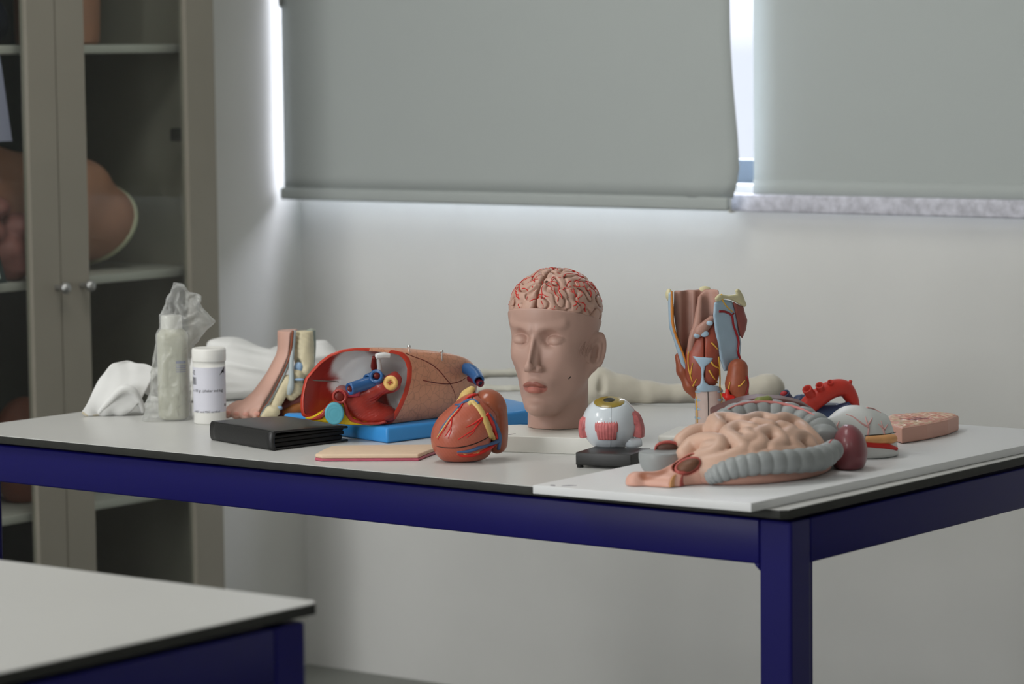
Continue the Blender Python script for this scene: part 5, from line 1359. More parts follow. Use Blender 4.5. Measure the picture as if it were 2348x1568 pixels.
amp = np.interp(V[:, 2], [0, 0.02, 0.12, 0.18, 0.26], [0.0, 0.0022, 0.0022, 0.0040, 0.0040])
D = (-np.abs(n1)*1.2-0.8*np.abs(n2)-0.4*n3)*amp
cxs = np.interp(V[:, 2], zz, (np.array(xl)+np.array(xr_))/2)
rad_ = np.stack([V[:, 0]-cxs, V[:, 1], 0*V[:, 0]], 1); rad_ /= np.linalg.norm(rad_, axis=1)[:, None]+1e-9
V = V+rad_*D[:, None]
for _ in range(6):                               # the film stays outside the bottle it wraps
    q_ = np.asarray(np.minimum(bottle(V[:, 0], V[:, 1], V[:, 2]), np.where(np.abs(V[:, 2]-0.170) < 0.016, np.hypot(V[:, 0], V[:, 1])-0.0190, 1.0)), float)
    V = V+rad_*np.clip(0.0022-q_, 0, 0.01)[:, None]
Fc = [(i*NU+k, i*NU+(k+1) % NU, (i+1)*NU+(k+1) % NU, (i+1)*NU+k) for i in range(NV) for k in range(NU)]
bf_ = mk('bag_film', V, np.array(Fc), M_bag, bag, label='thin clear plastic film')
sf_ = bf_.modifiers.new('film', 'SOLIDIFY'); sf_.thickness = 0.0003; sf_.offset = 0

# ================================================================== WHITE COAT
M_cloth = mat('coat_cotton', A(226, 226, 224), 0.85, 0.15, bump=0.12, bscale=900)
M_band = mat('coat_elastic', A(206, 196, 172), 0.8, 0.15)
fK = Frame(440, 925, TZ)
coat = thing('lab_coat', 'rumpled white cotton coat heaped behind the bottle and the foot model', 'coat', fK.o, YAW)
K = lambda px, py, y=0.0: np.array(fK.at(px, py, y))
wk = Waves(0.085, 24, 4); wk2 = Waves(0.03, 24, 14)
def cloth(x, y, z):
    d = ell(x, y, z, K(580, 862, 0.10), (0.115, 0.075, 0.052))
    d = smin(d, ell(x, y, z, K(520, 850, 0.12), (0.07, 0.06, 0.060)), 0.03)
    d = smin(d, ell(x, y, z, K(700, 852, 0.17), (0.075, 0.05, 0.060)), 0.03)
    d = smin(d, cone(x, y, z, K(735, 830, 0.16), K(740, 808, 0.16), 0.022, 0.018), 0.02)
    d = smin(d, ell(x, y, z, K(430, 890, 0.06), (0.10, 0.05, 0.045)), 0.03)
    sh = z*0
    g = wk(x*0.6+0.5*z, y*0.7, z*1.5); g2 = wk2(x*0.5, y*0.7, z*2.0+x*0.4)
    d = d+0.0042*np.abs(g)+0.0008*g2-0.003
    return smax(d, -z+0.0006, 0.004)
blob('coat_body', cloth, K(340, 960, 0)*[1, 0, 1]+[0, -0.02, -0.004], K(800, 785, 0)*[1, 0, 1]+[0, 0.25, 0.004], 0.0024, M_cloth, coat, smooth=2, label='heaped folded white cloth')
# sleeve end: an open arched fold at the left
K2 = lambda px, py, y=0.0: np.array(fK.at(px, py, y-0.17))
def sleeve():
    rows = [  # (front lower, arch top, back lower) as arcs
        [(188, 945, -0.02), (205, 915, -0.02), (222, 880, -0.012), (248, 842, 0.0), (270, 830, 0.004), (300, 830, 0.010), (318, 845, 0.014), (326, 900, 0.02)],
        [(205, 953, -0.018), (222, 928, -0.022), (242, 900, -0.020), (262, 862, -0.006), (284, 838, 0.006), (312, 832, 0.014), (336, 850, 0.020), (345, 905, 0.03)],
        [(232, 956, -0.012), (252, 938, -0.022), (276, 912, -0.024), (296, 880, -0.010), (316, 850, 0.006), (340, 838, 0.016), (364, 858, 0.026), (370, 910, 0.04)],
        [(280, 957, -0.004), (300, 942, -0.016), (322, 918, -0.018), (340, 886, -0.006), (356, 858, 0.010), (380, 850, 0.020), (400, 868, 0.03), (402, 915, 0.045)],
    ]
    G_ = []
    for r in rows:
        p = spline([K2(*q) for q in r], 40); p[:, 2] = np.maximum(p[:, 2], 0.0012); G_.append(p)
    G_ = np.array(G_); R_ = []
    for j in range(40): R_.append(spline(G_[:, j], 28))
    R_ = np.array(R_).transpose(1, 0, 2)          # (28 rows, 40)
    g = wk2(R_[..., 0]*1.2, R_[..., 1], R_[..., 2]*0.8); R_[..., 1] += 0.0012*g; R_[..., 2] = np.maximum(R_[..., 2]+0.0008*g, 0.0010)
    return R_
R_ = sleeve(); a_, b_ = R_.shape[:2]
V = R_.reshape(-1, 3)
Fc = np.array([(i*b_+j, (i+1)*b_+j, (i+1)*b_+j+1, i*b_+j+1) for i in range(a_-1) for j in range(b_-1)])
so = mk('sleeve', V, Fc, M_cloth, coat, label='open white sleeve end')
sm_ = so.modifiers.new('thick', 'SOLIDIFY'); sm_.thickness = 0.0025; sm_.offset = 0
tube('sleeve_fold', [K2(226, 946, -0.02), K2(252, 918, -0.030), K2(280, 892, -0.032), K2(305, 896, -0.026), K2(322, 925, -0.012), K2(328, 944, -0.002)], [0.003, 0.005, 0.007, 0.007, 0.006, 0.004], M_cloth, coat, n=18, ns=40, label='soft fold inside the sleeve')
pc = spline([K2(189, 946, -0.021), K2(206, 955, -0.019), K2(228, 957, -0.013)], 12); pc[:, 2] = np.maximum(pc[:, 2], 0.003)
tube('cuff_hem', pc, 0.0022, M_band, coat, n=8, label='cream hem at the cuff')
# ================================================================== LONG BONES AT THE BACK EDGE
M_bone = mat('bone_plastic', A(202, 196, 181), 0.5, 0.35, noise=0.06, nscale=18, bump=0.25, bscale=90)
fN = Frame(1450, 928, TZ)
fem = thing('leg_bone', 'long cream-coloured leg bone lying along the back behind head and larynx', 'bone model', fN.o, YAW)
N_ = lambda px, py, y=0.0: np.array(fN.at(px, py, y))
wb_ = Waves(0.022, 20, 6)
def femur(x, y, z):
    d = ell(x, y, z, N_(1368, 872, 0.015), (0.019, 0.028, 0.023))
    d = smin(d, ell(x, y, z, N_(1362, 900, -0.005), (0.022, 0.024, 0.024)), 0.014)
    d = smin(d, ell(x, y, z, N_(1392, 905, 0.01), (0.026, 0.028, 0.026)), 0.015)
    d = smin(d, chain(x, y, z, [N_(1380, 885, 0.01), N_(1430, 893, 0.012), N_(1490, 902, 0.014), N_(1560, 906, 0.016), N_(1660, 908, 0.016), N_(1740, 900, 0.016)], [0.030, 0.0245, 0.0205, 0.0180, 0.0180, 0.0200], 0.01), 0.02)
    d = smin(d, ell(x, y, z, N_(1742, 895, 0.016), (0.030, 0.026, 0.024)), 0.02)
    d = smin(d, ell(x, y, z, N_(1764, 892, 0.012), (0.0275, 0.028, 0.0275)), 0.012)
    d = smax(d, -cone(x, y, z, N_(1384, 850, -0.02), N_(1379, 892, -0.024), 0.004, 0.006), 0.008)
    d = d+0.0003*wb_(x, y, z)
    return smax(d, -z+0.0004, 0.004)
blob('bone_shaft', femur, N_(1330, 945, 0)*[1, 0, 1]+[0, -0.04, -0.005], N_(1810, 835, 0)*[1, 0, 1]+[0, 0.07, 0.004], 0.0018, M_bone, fem, smooth=2)
# lower leg bones with knobby ends, left of the head
fS = Frame(1130, 906, TZ)
shn = thing('forearm_bones', 'pair of thin pale bones lying behind the blue board left of the head', 'bone model', fS.o, YAW)
S_ = lambda px, py, y=0.0: np.array(fS.at(px, py, y))
M_bone2 = mat('bone_pale', A(206, 204, 192), 0.45, 0.35, noise=0.05, nscale=18)
def bone_a(x, y, z): return smax(chain(x, y, z, [S_(1040, 858, 0.20), S_(1110, 857, 0.20), S_(1170, 855, 0.20), S_(1250, 853, 0.20), S_(1330, 872, 0.16)], [0.0130, 0.0080, 0.0078, 0.0090, 0.0150], 0.006), -z+0.0004, 0.002)
def bone_b(x, y, z): return smax(chain(x, y, z, [S_(1050, 892, 0.06), S_(1110, 894, 0.06), S_(1170, 896, 0.06), S_(1240, 896, 0.07), S_(1320, 890, 0.10)], [0.0150, 0.0100, 0.0095, 0.0110, 0.017], 0.006), -z+0.0004, 0.002)
for nm, ff in (('bone_shaft', bone_a), ('bone_shaft', bone_b)):
    blob(nm, ff, S_(1030, 915, 0)*[1, 0, 1]+[-0.01, 0.03, -0.003], S_(1345, 835, 0)*[1, 0, 1]+[0.02, 0.23, 0.012], 0.002, M_bone2, shn, smooth=2)

# ================================================================== DIGESTIVE MODEL ON ITS WHITE BOARD
BZ = 0.0125
M_board = mat('white_board', A(224, 225, 226), 0.38, 0.45)
fD = Frame(1745, 1112, TZ+BZ)
dig = thing('digestive_model', 'large bowel, stomach and spleen model on a big white board at the table corner', 'anatomical model', (fD.o[0], fD.o[1], TZ), YAW)
offD = np.array([0, 0, BZ])
cR = Rz(YAW)
def dw(X, Y): return tuple(((np.array([X, Y, 0])-[fD.o[0], fD.o[1], 0]) @ cR)[:2])
prism('mounting_board', [dw(-2.662, 3.489), dw(-2.302, 3.509), dw(-2.286, 4.455), dw(-2.690, 4.44)], 0.0003, BZ, M_board, dig, bw=0.0008, label='large flat white board')
D_ = lambda px, py, y=0.0: np.array(fD.at(px, py, y))+offD
Dg = lambda px, py: np.array(fD.gnd(px, py))+offD
M_gut = mat('gut_pink', A(206, 170, 150), 0.42, 0.45, noise=0.05, nscale=18)
M_gutb = mat('body_pink', A(196, 150, 134), 0.42, 0.45, noise=0.03, nscale=15)
M_colon = mat('colon_grey', A(150, 154, 154), 0.42, 0.45, noise=0.06, nscale=30)
M_liver = mat('liver_brown', A(96, 56, 52), 0.45, 0.4, noise=0.06, nscale=25)
M_gall = mat('gall_green', A(122, 128, 70), 0.45, 0.4)
M_stom = mat('stomach_white', A(206, 208, 206), 0.42, 0.45, noise=0.03, nscale=20)
M_spl = mat('spleen_purple', A(130, 70, 76), 0.35, 0.45, noise=0.06, nscale=20, coat=0.2)
M_pinkv = mat('vessel_pink', A(206, 132, 128), 0.4, 0.45)
M_wallred = mat('bowel_lining_red', A(176, 84, 76), 0.4, 0.45)
M_cavity = mat('bowel_cavity', A(88, 58, 48), 0.5, 0.35)
M_fatp = mat('fat_orange', A(222, 164, 108), 0.45, 0.4, noise=0.08, nscale=70)
ua = np.array([math.sin(YAW), math.cos(YAW), 0]); ub = np.array([math.cos(YAW), -math.sin(YAW), 0])     # along / across the board, in local axes
Rm = np.array([ub, ua, [0, 0, 1]]).T
mc = np.array([(1741-1745)/fD.s, 0.122, BZ])
def mound(x, y, z):
    d = ell(x, y, z, mc+[0, 0, 0.012], (0.098, 0.138, 0.062), Rm)
    return smax(d, BZ-z+0.0002, 0.004)
def bodyf(x, y, z):
    xx = x-mc[0]; yy = y-mc[1]
    a = np.sqrt(((xx*ub[0]+yy*ub[1])/0.103)**2+((xx*ua[0]+yy*ua[1])/0.146)**2)
    return smax((a-1)*0.10-0.25*np.minimum(0, -(z-BZ))*0, np.abs(z-BZ-0.016)-0.0158, 0.010)
blob('body_wall', bodyf, mc+[-0.16, -0.16, -0.002], mc+[0.16, 0.16, 0.05], 0.0028, M_gutb, dig, smooth=2, label='smooth pink lower wall')
# small bowel: long coils laid over the mound
coils = [
    [(1572, 1040), (1590, 1020), (1618, 1012), (1650, 1018), (1640, 1040), (1610, 1050), (1598, 1066), (1640, 1062), (1680, 1050), (1705, 1035), (1690, 1015), (1668, 1000), (1690, 985), (1725, 990)],
    [(1566, 1012), (1590, 995), (1622, 990), (1650, 985), (1640, 968), (1672, 966), (1705, 972), (1740, 964), (1775, 970), (1800, 966), (1830, 980), (1850, 998), (1868, 1018), (1878, 1036)],
    [(1722, 1040), (1745, 1022), (1735, 1005), (1758, 994), (1782, 1002), (1790, 1020), (1768, 1036), (1800, 1044), (1830, 1038), (1812, 1022), (1820, 1005), (1845, 1010), (1858, 1030), (1872, 1046)],
    [(1590, 1075), (1620, 1078), (1655, 1072), (1690, 1062), (1720, 1058), (1755, 1052)],
    [(1705, 1020), (1725, 1012), (1712, 1000)], [(1790, 985), (1812, 994), (1800, 1008)], [(1625, 1030), (1650, 1030)], [(1735, 978), (1765, 984)],
]
gut_list = []; 
def mh(pts, lift=0.0): return [p+offD for p in fD.hit(lambda x, y, z: mound(x, y, z+BZ), pts, lift)]
for c in coils:
    P = np.array(mh(c, -0.0015)); n_ = len(P)
    gut_list.append((P, 0.0145))
gv = []
gr = random.Random(3)
for P, r in gut_list:
    ph = gr.uniform(0, 6)
    gv.append(tubev(P, r, n=18, ns=len(P)*12, rfun=lambda t, a, rr, ph=ph, L=len(P): rr*(1+0.09*math.sin(t*L*2.4+ph)+0.05*math.sin(t*L*5.1+2*ph))))
# fuse the coils with the mound into one smooth folded surface
cpts = [spline(P, len(P)*4) for P, r in gut_list]
def gutf(x, y, z):
    d = mound(x, y, z)+0.003
    dd = None
    for C_ in cpts:
        e = None
        for i in range(len(C_)-1):
            q = cone(x, y, z, C_[i], C_[i+1], 0.0140, 0.0140)
            e = q if e is None else np.minimum(e, q)
        dd = e if dd is None else smin(dd, e, 0.0035)
    return smax(smin(d, dd, 0.003), BZ+0.002-z, 0.002)
allc = np.vstack(cpts)
# nearest-strand evaluation in blocks keeps this quick
def gut_grid(h):
    lo = np.array([min(allc[:, 0].min(), mc[0]-0.13)-0.02, mc[1]-0.15, BZ-0.002]); hi = np.array([max(allc[:, 0].max(), mc[0]+0.13)+0.02, mc[1]+0.15, max(allc[:, 2].max(), 0.08)+0.02])
    n = np.ceil((hi-lo)/h).astype(int)+1
    X = (lo[0]+h*np.arange(n[0])).astype(F32); Y = (lo[1]+h*np.arange(n[1])).astype(F32); Z = (lo[2]+h*np.arange(n[2])).astype(F32)
    out = None
    G0 = (mound(X[:, None, None], Y[None, :, None], Z[None, None, :])+0.004).astype(F32)
    tot = np.full(n, 0.03, F32)
    R_ = 0.030
    for C_ in cpts:
        g = np.full(n, 0.03, F32)
        for i in range(len(C_)-1):
            a, b = C_[i], C_[i+1]
            l = np.minimum(a, b)-R_; u = np.maximum(a, b)+R_
            i0 = np.clip(((l-lo)/h).astype(int), 0, n); i1 = np.clip(((u-lo)/h).astype(int)+1, 0, n)
            if (i1 <= i0).any(): continue
            sl = tuple(slice(i0[k], i1[k]) for k in range(3))
            q = cone(X[sl[0]][:, None, None], Y[sl[1]][None, :, None], Z[sl[2]][None, None, :], a, b, 0.0140, 0.0140)
            g[sl] = np.minimum(g[sl], q)
        tot = smin(tot, g, 0.0008)
    G = smin(G0, tot, 0.0008)
    G = np.maximum(G, (BZ+0.001-Z)[None, None, :])
    return lo, hi, G
_lo, _hi, _G = gut_grid(0.0022)
V, Q = nets(lambda x, y, z: _G[:x.shape[0], :y.shape[1], :z.shape[2]], _lo, _lo+(np.array(_G.shape)-1)*0.0022-1e-6, 0.0022, 1)
mk('small_bowel', V, Q, M_gut, dig, label='pink coiled small bowel')
# colon
def haustra(nb, amp=0.16, sharp=0.5):
    def f(t, a, r): return r*(1-amp+amp*1.25*abs(math.sin(math.pi*nb*t))**sharp)
    return f
tr = [D_(1640, 985, 0.19), D_(1662, 962, 0.215), D_(1700, 950, 0.235), D_(1750, 947, 0.25), D_(1800, 955, 0.25), D_(1850, 975, 0.235), D_(1880, 998, 0.21), D_(1893, 1020, 0.17)]
mk('colon', *tubev(tr, [0.010, 0.0165, 0.0195, 0.021, 0.0225, 0.0255, 0.0275, 0.0225], n=24, ns=150, rfun=haustra(11, 0.15, 0.45)), M_colon, dig, label='grey pouched colon arching behind the coils')
tv = [p+np.array([0, -0.004, 0.0225]) for p in tr[1:-1]]
tc_ = spline(tr, 60); tr_ = np.interp(np.linspace(0, 1, 60), np.linspace(0, 1, 8), [0.010, 0.0165, 0.0195, 0.021, 0.0225, 0.0255, 0.0275, 0.0225])
tn_ = np.array([0, -0.50, 0.866])
tube('colon_band', [tc_[k]+tn_*tr_[k]*1.0 for k in range(10, 47, 3)], [0.001, 0.0022, 0.0022, 0.0022, 0.0022, 0.0012], M_pinkv, dig, n=10, label='thin pink band along the colon')
ds = [D_(1622, 1098, 0.0), D_(1645, 1086, -0.005), D_(1690, 1071, -0.007), D_(1750, 1062, -0.001), D_(1820, 1057, 0.022), D_(1880, 1050, 0.062), D_(1916, 1028, 0.100)]
mk('colon', *tubev(ds, [0.0095, 0.0140, 0.0158, 0.0165, 0.0175, 0.0185, 0.0150], n=24, ns=170, rfun=haustra(15, 0.12, 0.5)), M_colon, dig, label='grey ribbed colon along the near side')
tube('colon_edge', [D_(1877, 1032, 0.060), D_(1895, 1022, 0.075), D_(1908, 1008, 0.09)], [0.001, 0.002, 0.001], M_red, dig, n=8)
# liver, gall bladder, stomach, spleen
lv = plate(fD, [(1632, 940), (1660, 925), (1700, 913), (1740, 909), (1800, 915), (1840, 925), (1870, 945), (1893, 968), (1880, 985), (1800, 985), (1700, 985), (1640, 972)], 0.0, 0.035, 0.012)
blob('liver', lambda x, y, z: lv(x, y-0.285+0.0*x, z-BZ), (lv.lo[0]-0.06, 0.24, lv.lo[1]+BZ-0.04), (lv.hi[0]+0.02, 0.33, lv.hi[1]+BZ+0.03), 0.0028, M_liver, dig, smooth=2) if False else None
lvo = [D_(px, py, 0.275) for px, py in [(1628, 938), (1660, 925), (1700, 913), (1740, 908), (1800, 914), (1840, 924), (1870, 944), (1895, 970), (1905, 1000), (1880, 1030), (1800, 1040), (1700, 1035), (1636, 985)]]
lvp = [(p[0], max(p[2], BZ+0.002)) for p in lvo]
def liverf(x, y, z):
    a = poly2(x, z, lvp)+0.010; b = np.abs(y-0.285-0.25*(x-lvp[3][0]))-0.034+0.010
    return np.sqrt(np.maximum(a, 0)**2+np.maximum(b, 0)**2)+np.minimum(np.maximum(a, b), 0)-0.010
blob('liver', liverf, (min(p[0] for p in lvp)-0.005, 0.20, BZ-0.002), (max(p[0] for p in lvp)+0.005, 0.36, max(p[1] for p in lvp)+0.006), 0.0026, M_liver, dig, smooth=2, label='dark brown liver')
gp = [D_(1734, 940, 0.250), D_(1744, 926, 0.248), D_(1760, 919, 0.250)]
blob('gall_bladder', lambda x, y, z: chain(x, y, z, gp, [0.0085, 0.0105, 0.0085], 0.005), np.min(gp, 0)-0.02, np.max(gp, 0)+0.02, 0.002, M_gall, dig, smooth=2, label='olive green gall bladder')
sx = lambda px, py, y: D_(px, py, y)
def stom(x, y, z):
    d = ell(x, y, z, sx(1968, 1000, 0.33), (0.050, 0.060, 0.043))
    d = smin(d, ell(x, y, z, sx(2015, 1012, 0.35), (0.030, 0.055, 0.038)), 0.03)
    d = smin(d, cone(x, y, z, sx(1950, 990, 0.31), sx(1900, 985, 0.27), 0.034, 0.018), 0.03)
    d = smin(d, ell(x, y, z, sx(1985, 1035, 0.32), (0.050, 0.055, 0.030)), 0.02)
    d = smax(d, BZ+0.0004-z, 0.003)
    return smax(d, 0.97*(x-sx(2058, 1020, 0.3)[0])+0.22*(z-sx(2058, 1020, 0.3)[2]), 0.004)
blob('stomach', stom, (sx(1880, 1000, 0.3)[0]-0.01, 0.22, BZ-0.002), (sx(2075, 1000, 0.3)[0]+0.01, 0.43, 0.125), 0.0024, M_stom, dig, smooth=2, label='pale grey-white stomach')
def sh_(pts, l=0.0005): return [p+offD for p in fD.hit(lambda x, y, z: stom(x, y, z+BZ), pts, l)]
tube('stomach_cut', sh_([(1984, 1008), (2010, 1009), (2036, 1007), (2048, 1005)], -0.004), [0.008, 0.0095, 0.0095, 0.0085], M_fatp, dig, n=14, ns=30, flat=0.8, label='orange cut layer')
tube('stomach_rim', sh_([(1984, 1018), (2010, 1020), (2035, 1023), (2056, 1029)], -0.001), [0.0045, 0.0050, 0.0045, 0.003], M_red, dig, n=12, ns=30, label='red cut layer')
tube('stomach_line', sh_([(1983, 999), (2010, 997), (2035, 995), (2054, 991)], 0.0), 0.0007, M_black, dig, n=6)
vs_ = [[(1990, 998), (1992, 980), (1987, 966), (1984, 955)], [(1992, 980), (1975, 970), (1955, 955), (1940, 950)], [(1990, 975), (1996, 966), (2000, 958)], [(2028, 996), (2024, 980), (2020, 965)], [(2024, 982), (2014, 972)], [(1925, 985), (1910, 974), (1902, 968)], [(1918, 979), (1924, 966)], [(2028, 985), (2036, 972)], [(1988, 935), (2004, 938), (2020, 946)]]
tubes('stomach_vessels', [(sh_(l, -0.0004), [0.0018, 0.0013, 0.0006]) for l in vs_], mat('vessel_faint_pink', A(208, 158, 154), 0.42, 0.45), dig, n=8, label='faint pink vessels')
def spl(x, y, z):
    d = ell(x, y, z, D_(1950, 1028, 0.165), (0.0245, 0.036, 0.036), Ry(-0.15))
    return smax(smin(d, ell(x, y, z, D_(1940, 1050, 0.165), (0.020, 0.03, 0.026)), 0.015), BZ+0.0004-z, 0.003)
cS = D_(1950, 1028, 0.165)
blob('spleen', spl, (cS[0]-0.035, cS[1]-0.045, BZ-0.002), (cS[0]+0.035, cS[1]+0.045, cS[2]+0.045), 0.0022, M_spl, dig, smooth=2, label='purple-red spleen')
# rectum and opened bowel at the near left end
_fB = D_(1550, 1113, -0.010); _fC = D_(1572, 1108, -0.002); _fn = np.array([0.80, -0.60])
def rect_(x, y, z, carve=True):
    d = cone(x, y, z, D_(1458, 1105, 0.010), D_(1512, 1104, 0.014), 0.0150, 0.0150)
    b = smax(cone(x, y, z, D_(1500, 1108, 0.002), D_(1556, 1113, -0.012), 0.0130, 0.0165), (x-_fB[0])*_fn[0]+(y-_fB[1])*_fn[1], 0.0012)
    d = smin(d, b, 0.006)
    b2 = smax(cone(x, y, z, D_(1520, 1104, 0.008), D_(1580, 1107, -0.002), 0.0150, 0.0170), (x-_fC[0])*_fn[0]+(y-_fC[1])*_fn[1], 0.0012)
    d = smin(d, b2, 0.006)
    f = smin(cone(x, y, z, D_(1548, 1090, 0.016), D_(1592, 1075, 0.022), 0.0165, 0.0235), cone(x, y, z, D_(1564, 1098, 0.016), D_(1598, 1092, 0.030), 0.016, 0.024), 0.012)
    d = smin(d, f, 0.012)
    if carve: d = smax(d, -ell(x, y, z, _cp, (0.0225, 0.020, 0.0130), Ry(-0.45)), 0.002)
    return smax(d, BZ+0.0004-z, 0.002)
RP = np.array(lin((214, 164, 146))); RR = np.array(lin((178, 88, 78))); RB = np.array(lin((128, 70, 42))); RF = np.array(lin((216, 150, 92)))
_gv = [D_(1478, 1089, 0.0), D_(1510, 1091, 0.0), D_(1545, 1084, 0.01)]; _ce = D_(1571, 1112, 0.0); _ce2 = D_(1590, 1108, 0.018)
def rpaint(V):
    C = np.tile(RP, (len(V), 1))
    e = 1+ell(V[:, 0], V[:, 1], V[:, 2], _cp, (0.0225, 0.020, 0.0130), Ry(-0.45))/0.0130
    C = mixc(C, RR, sstep(1.30, 1.15, e)); C = mixc(C, RB, sstep(1.10, 1.02, e))
    dd = np.full(len(V), 9.0)
    for a, b in zip(_gv[:-1], _gv[1:]):
        t = np.clip(((V-a)@(b-a))/((b-a)@(b-a)), 0, 1); dd = np.minimum(dd, np.linalg.norm(V-a-np.outer(t, b-a), axis=1))
    C = mixc(C, np.array(lin((150, 84, 52))), sstep(0.012, 0.005, dd)*0.8)
    return C
_cp = np.array(fD.hit(lambda x, y, z: rect_(x, y, z+BZ, False), [(1577, 1066)])[0])+offD+[0, 0.004, 0.001]
M_rect = mat('rectum_pink', rough=0.42, spec=0.45, vc=True)
rl = Dg(1440, 1125)
blob('rectum', rect_, (rl[0]-0.015, -0.03, BZ-0.002), (D_(1640, 1080, 0.06)[0], 0.15, BZ+0.08), 0.0018, M_rect, dig, paint=rpaint, smooth=2, label='pink end of the bowel cut open to a brown hollow')
for F_, P_, r_, m_, lb_ in ((_fB, D_(1552, 1113, -0.011), 0.0160, M_fatp, 'orange cut face'), (_fC, D_(1574, 1107, -0.001), 0.0164, M_wallred, 'dull red cut face')):
    def facef(x, y, z):
        t = (x-F_[0])*_fn[0]+(y-F_[1])*_fn[1]; w_ = (x-P_[0])*_fn[1]-(y-P_[1])*_fn[0]
        return smax(smax(np.sqrt(w_**2+(z-P_[2])**2)-r_, np.abs(t)-0.0010, 0.0006), BZ+0.001-z, 0.0006)
    V, Q = nets(facef, [P_[0]-0.02, P_[1]-0.02, BZ-0.001], [P_[0]+0.02, P_[1]+0.02, P_[2]+0.02], 0.0008, 1)
    mk('cut_face', V, Q, m_, dig, label=lb_)
_ch = _cp+[0.0, 0.001, -0.0035]
V, Q = nets(lambda x, y, z: ell(x, y, z, _ch, (0.0195, 0.0165, 0.0095), Ry(-0.45)), _ch-0.026, _ch+0.026, 0.0016, 1); mk('bowel_hollow', V, Q, mat('bowel_hollow_brown', A(112, 76, 58), 0.5, 0.35), dig, label='brown hollow of the bowel')
_ring = [(1577+29*math.cos(a)*math.cos(0.42)+13*math.sin(a)*math.sin(0.42), 1067-29*math.cos(a)*math.sin(0.42)*0.9+13*math.sin(a)) for a in np.linspace(0, 2*math.pi, 25)]
tube('opening_rim', [p+offD for p in fD.hit(lambda x, y, z: rect_(x, y, z+BZ, False), _ring, -0.0006)], 0.0024, M_wallred, dig, n=10, ns=90, cap=False, label='dull red rim of the opening')
# blind pouch of the colon, cut open, grey outside and red lined
pc_ = D_(1518, 1046, 0.085)
def pouch(x, y, z):
    d = ell(x, y, z, pc_, (0.034, 0.034, 0.034))
    d = smin(d, ell(x, y, z, pc_+[0.010, 0.012, -0.012], (0.024, 0.03, 0.024)), 0.01)
    d = smax(d, z-pc_[2]-0.0075, 0.0015)
    return smax(d, BZ+0.001-z, 0.002)
blob('cut_pouch', pouch, pc_-[0.042, 0.042, 0.04], pc_+[0.042, 0.048, 0.03], 0.0018, M_colon, dig, smooth=2, label='grey bowel pouch cut open')
_pa = D_(1531, 1026, 0.105)
V, Q = nets(lambda x, y, z: smax(ell(x, y, z, _pa, (0.0175, 0.010, 0.0085)), _pa[2]-0.004-z, 0.001), _pa-0.024, _pa+0.024, 0.0014, 1); mk('pouch_hollow', V, Q, M_cavity, dig, label='dark hollow of the pouch')
tube('pouch_rim', [_pa+np.array([0.0185*math.cos(a), -0.004, -0.003+0.0118*math.sin(a)**0.8]) for a in np.linspace(0.0, math.pi, 13)], [0.0015, 0.0022, 0.0026, 0.0022, 0.0015], M_wallred, dig, n=10, ns=40, label='red rim of the pouch')
V, Q = nets(lambda x, y, z: ell(x, y, z, _pa+[0.012, 0.010, 0.002], (0.018, 0.010, 0.0095)), _pa-0.035, _pa+0.04, 0.0016, 1); mk('pouch_back', V, Q, M_colon, dig)
for (x0_, y0_, x1_, y1_) in ((1262, 1112, 1272, 1114), (1288, 1114, 1322, 1113)):
    a_, b2_ = Dg(x0_, y0_), Dg(x1_, y1_)
    V, Fc = tubev([a_+[0, 0, 0.0001], (a_+b2_)/2+[0, 0.002, 0.0001], b2_+[0, 0, 0.0001]], [0.001, 0.004, 0.001], n=12, ns=12)
    V = np.array(V); V[:, 2] = BZ+np.clip(V[:, 2]-BZ, -0.0002, 0.0002)
    mk('printed_mark', V, Fc, mat('faint_print', A(120, 116, 128), 0.6), dig, label='small faint dark mark on the board')
tube('joint_pin', [D_(1655, 1010, 0.048), D_(1662, 1013, 0.047)], 0.0022, M_chrome, dig, n=8) if False else None

# ================================================================== AORTA / HEART VESSELS MODEL BEHIND THE LIVER
fA = Frame(1900, 970, TZ)
aor = thing('heart_vessel_model', 'heart model with a big red arched artery standing behind the bowel model', 'anatomical model', fA.o, YAW)
A_ = lambda px, py, y=0.0: np.array(fA.at(px, py, y))
M_aor = mat('aorta_red', A(204, 60, 48), 0.42, 0.45, noise=0.05, nscale=60)
M_pulm = mat('pulmonary_blue', A(52, 68, 102), 0.4, 0.45, noise=0.06, nscale=40)
M_bore = mat('vessel_bore', A(190, 60, 66), 0.45, 0.4)
tt_ = [A_(1843, 945, -0.002), A_(1858, 926, -0.004), A_(1882, 908, -0.002), A_(1908, 892, 0.006), A_(1934, 890, 0.016), A_(1950, 908, 0.022), A_(1957, 930, 0.024), A_(1960, 948, 0.025)]
mk('arch', *tubev(tt_, [0.0150, 0.0165, 0.0160, 0.0158, 0.0145, 0.0122, 0.0105, 0.0098], n=26, ns=90), M_aor, aor, label='bright red arched artery')
for p, r in (([(1866, 912, -0.008), (1856, 900, -0.014), (1850, 891, -0.020)], 0.0086), ([(1886, 902, -0.004), (1881, 890, -0.012), (1879, 883, -0.018)], 0.0070), ([(1906, 888, 0.002), (1904, 880, -0.006), (1904, 875, -0.010)], 0.0052)):
    P = [A_(*q) for q in p]
    mk('artery_branch', *stubv(P, r, n=20, wall=0.68, depth=0.5), M_aor, aor, label='red stub with an open end')
tube('artery_bud', [A_(1948, 880, 0.018), A_(1951, 872, 0.017)], [0.004, 0.0028], M_aor, aor, n=12)
mk('blue_vein', *stubv([A_(1830, 945, 0.02), A_(1812, 922, 0.014), A_(1803, 910, 0.010), A_(1798, 902, 0.006)], [0.009, 0.009, 0.009, 0.0092], n=20, wall=0.7, depth=0.3), M_pulm, aor, label='dark blue vein stub')
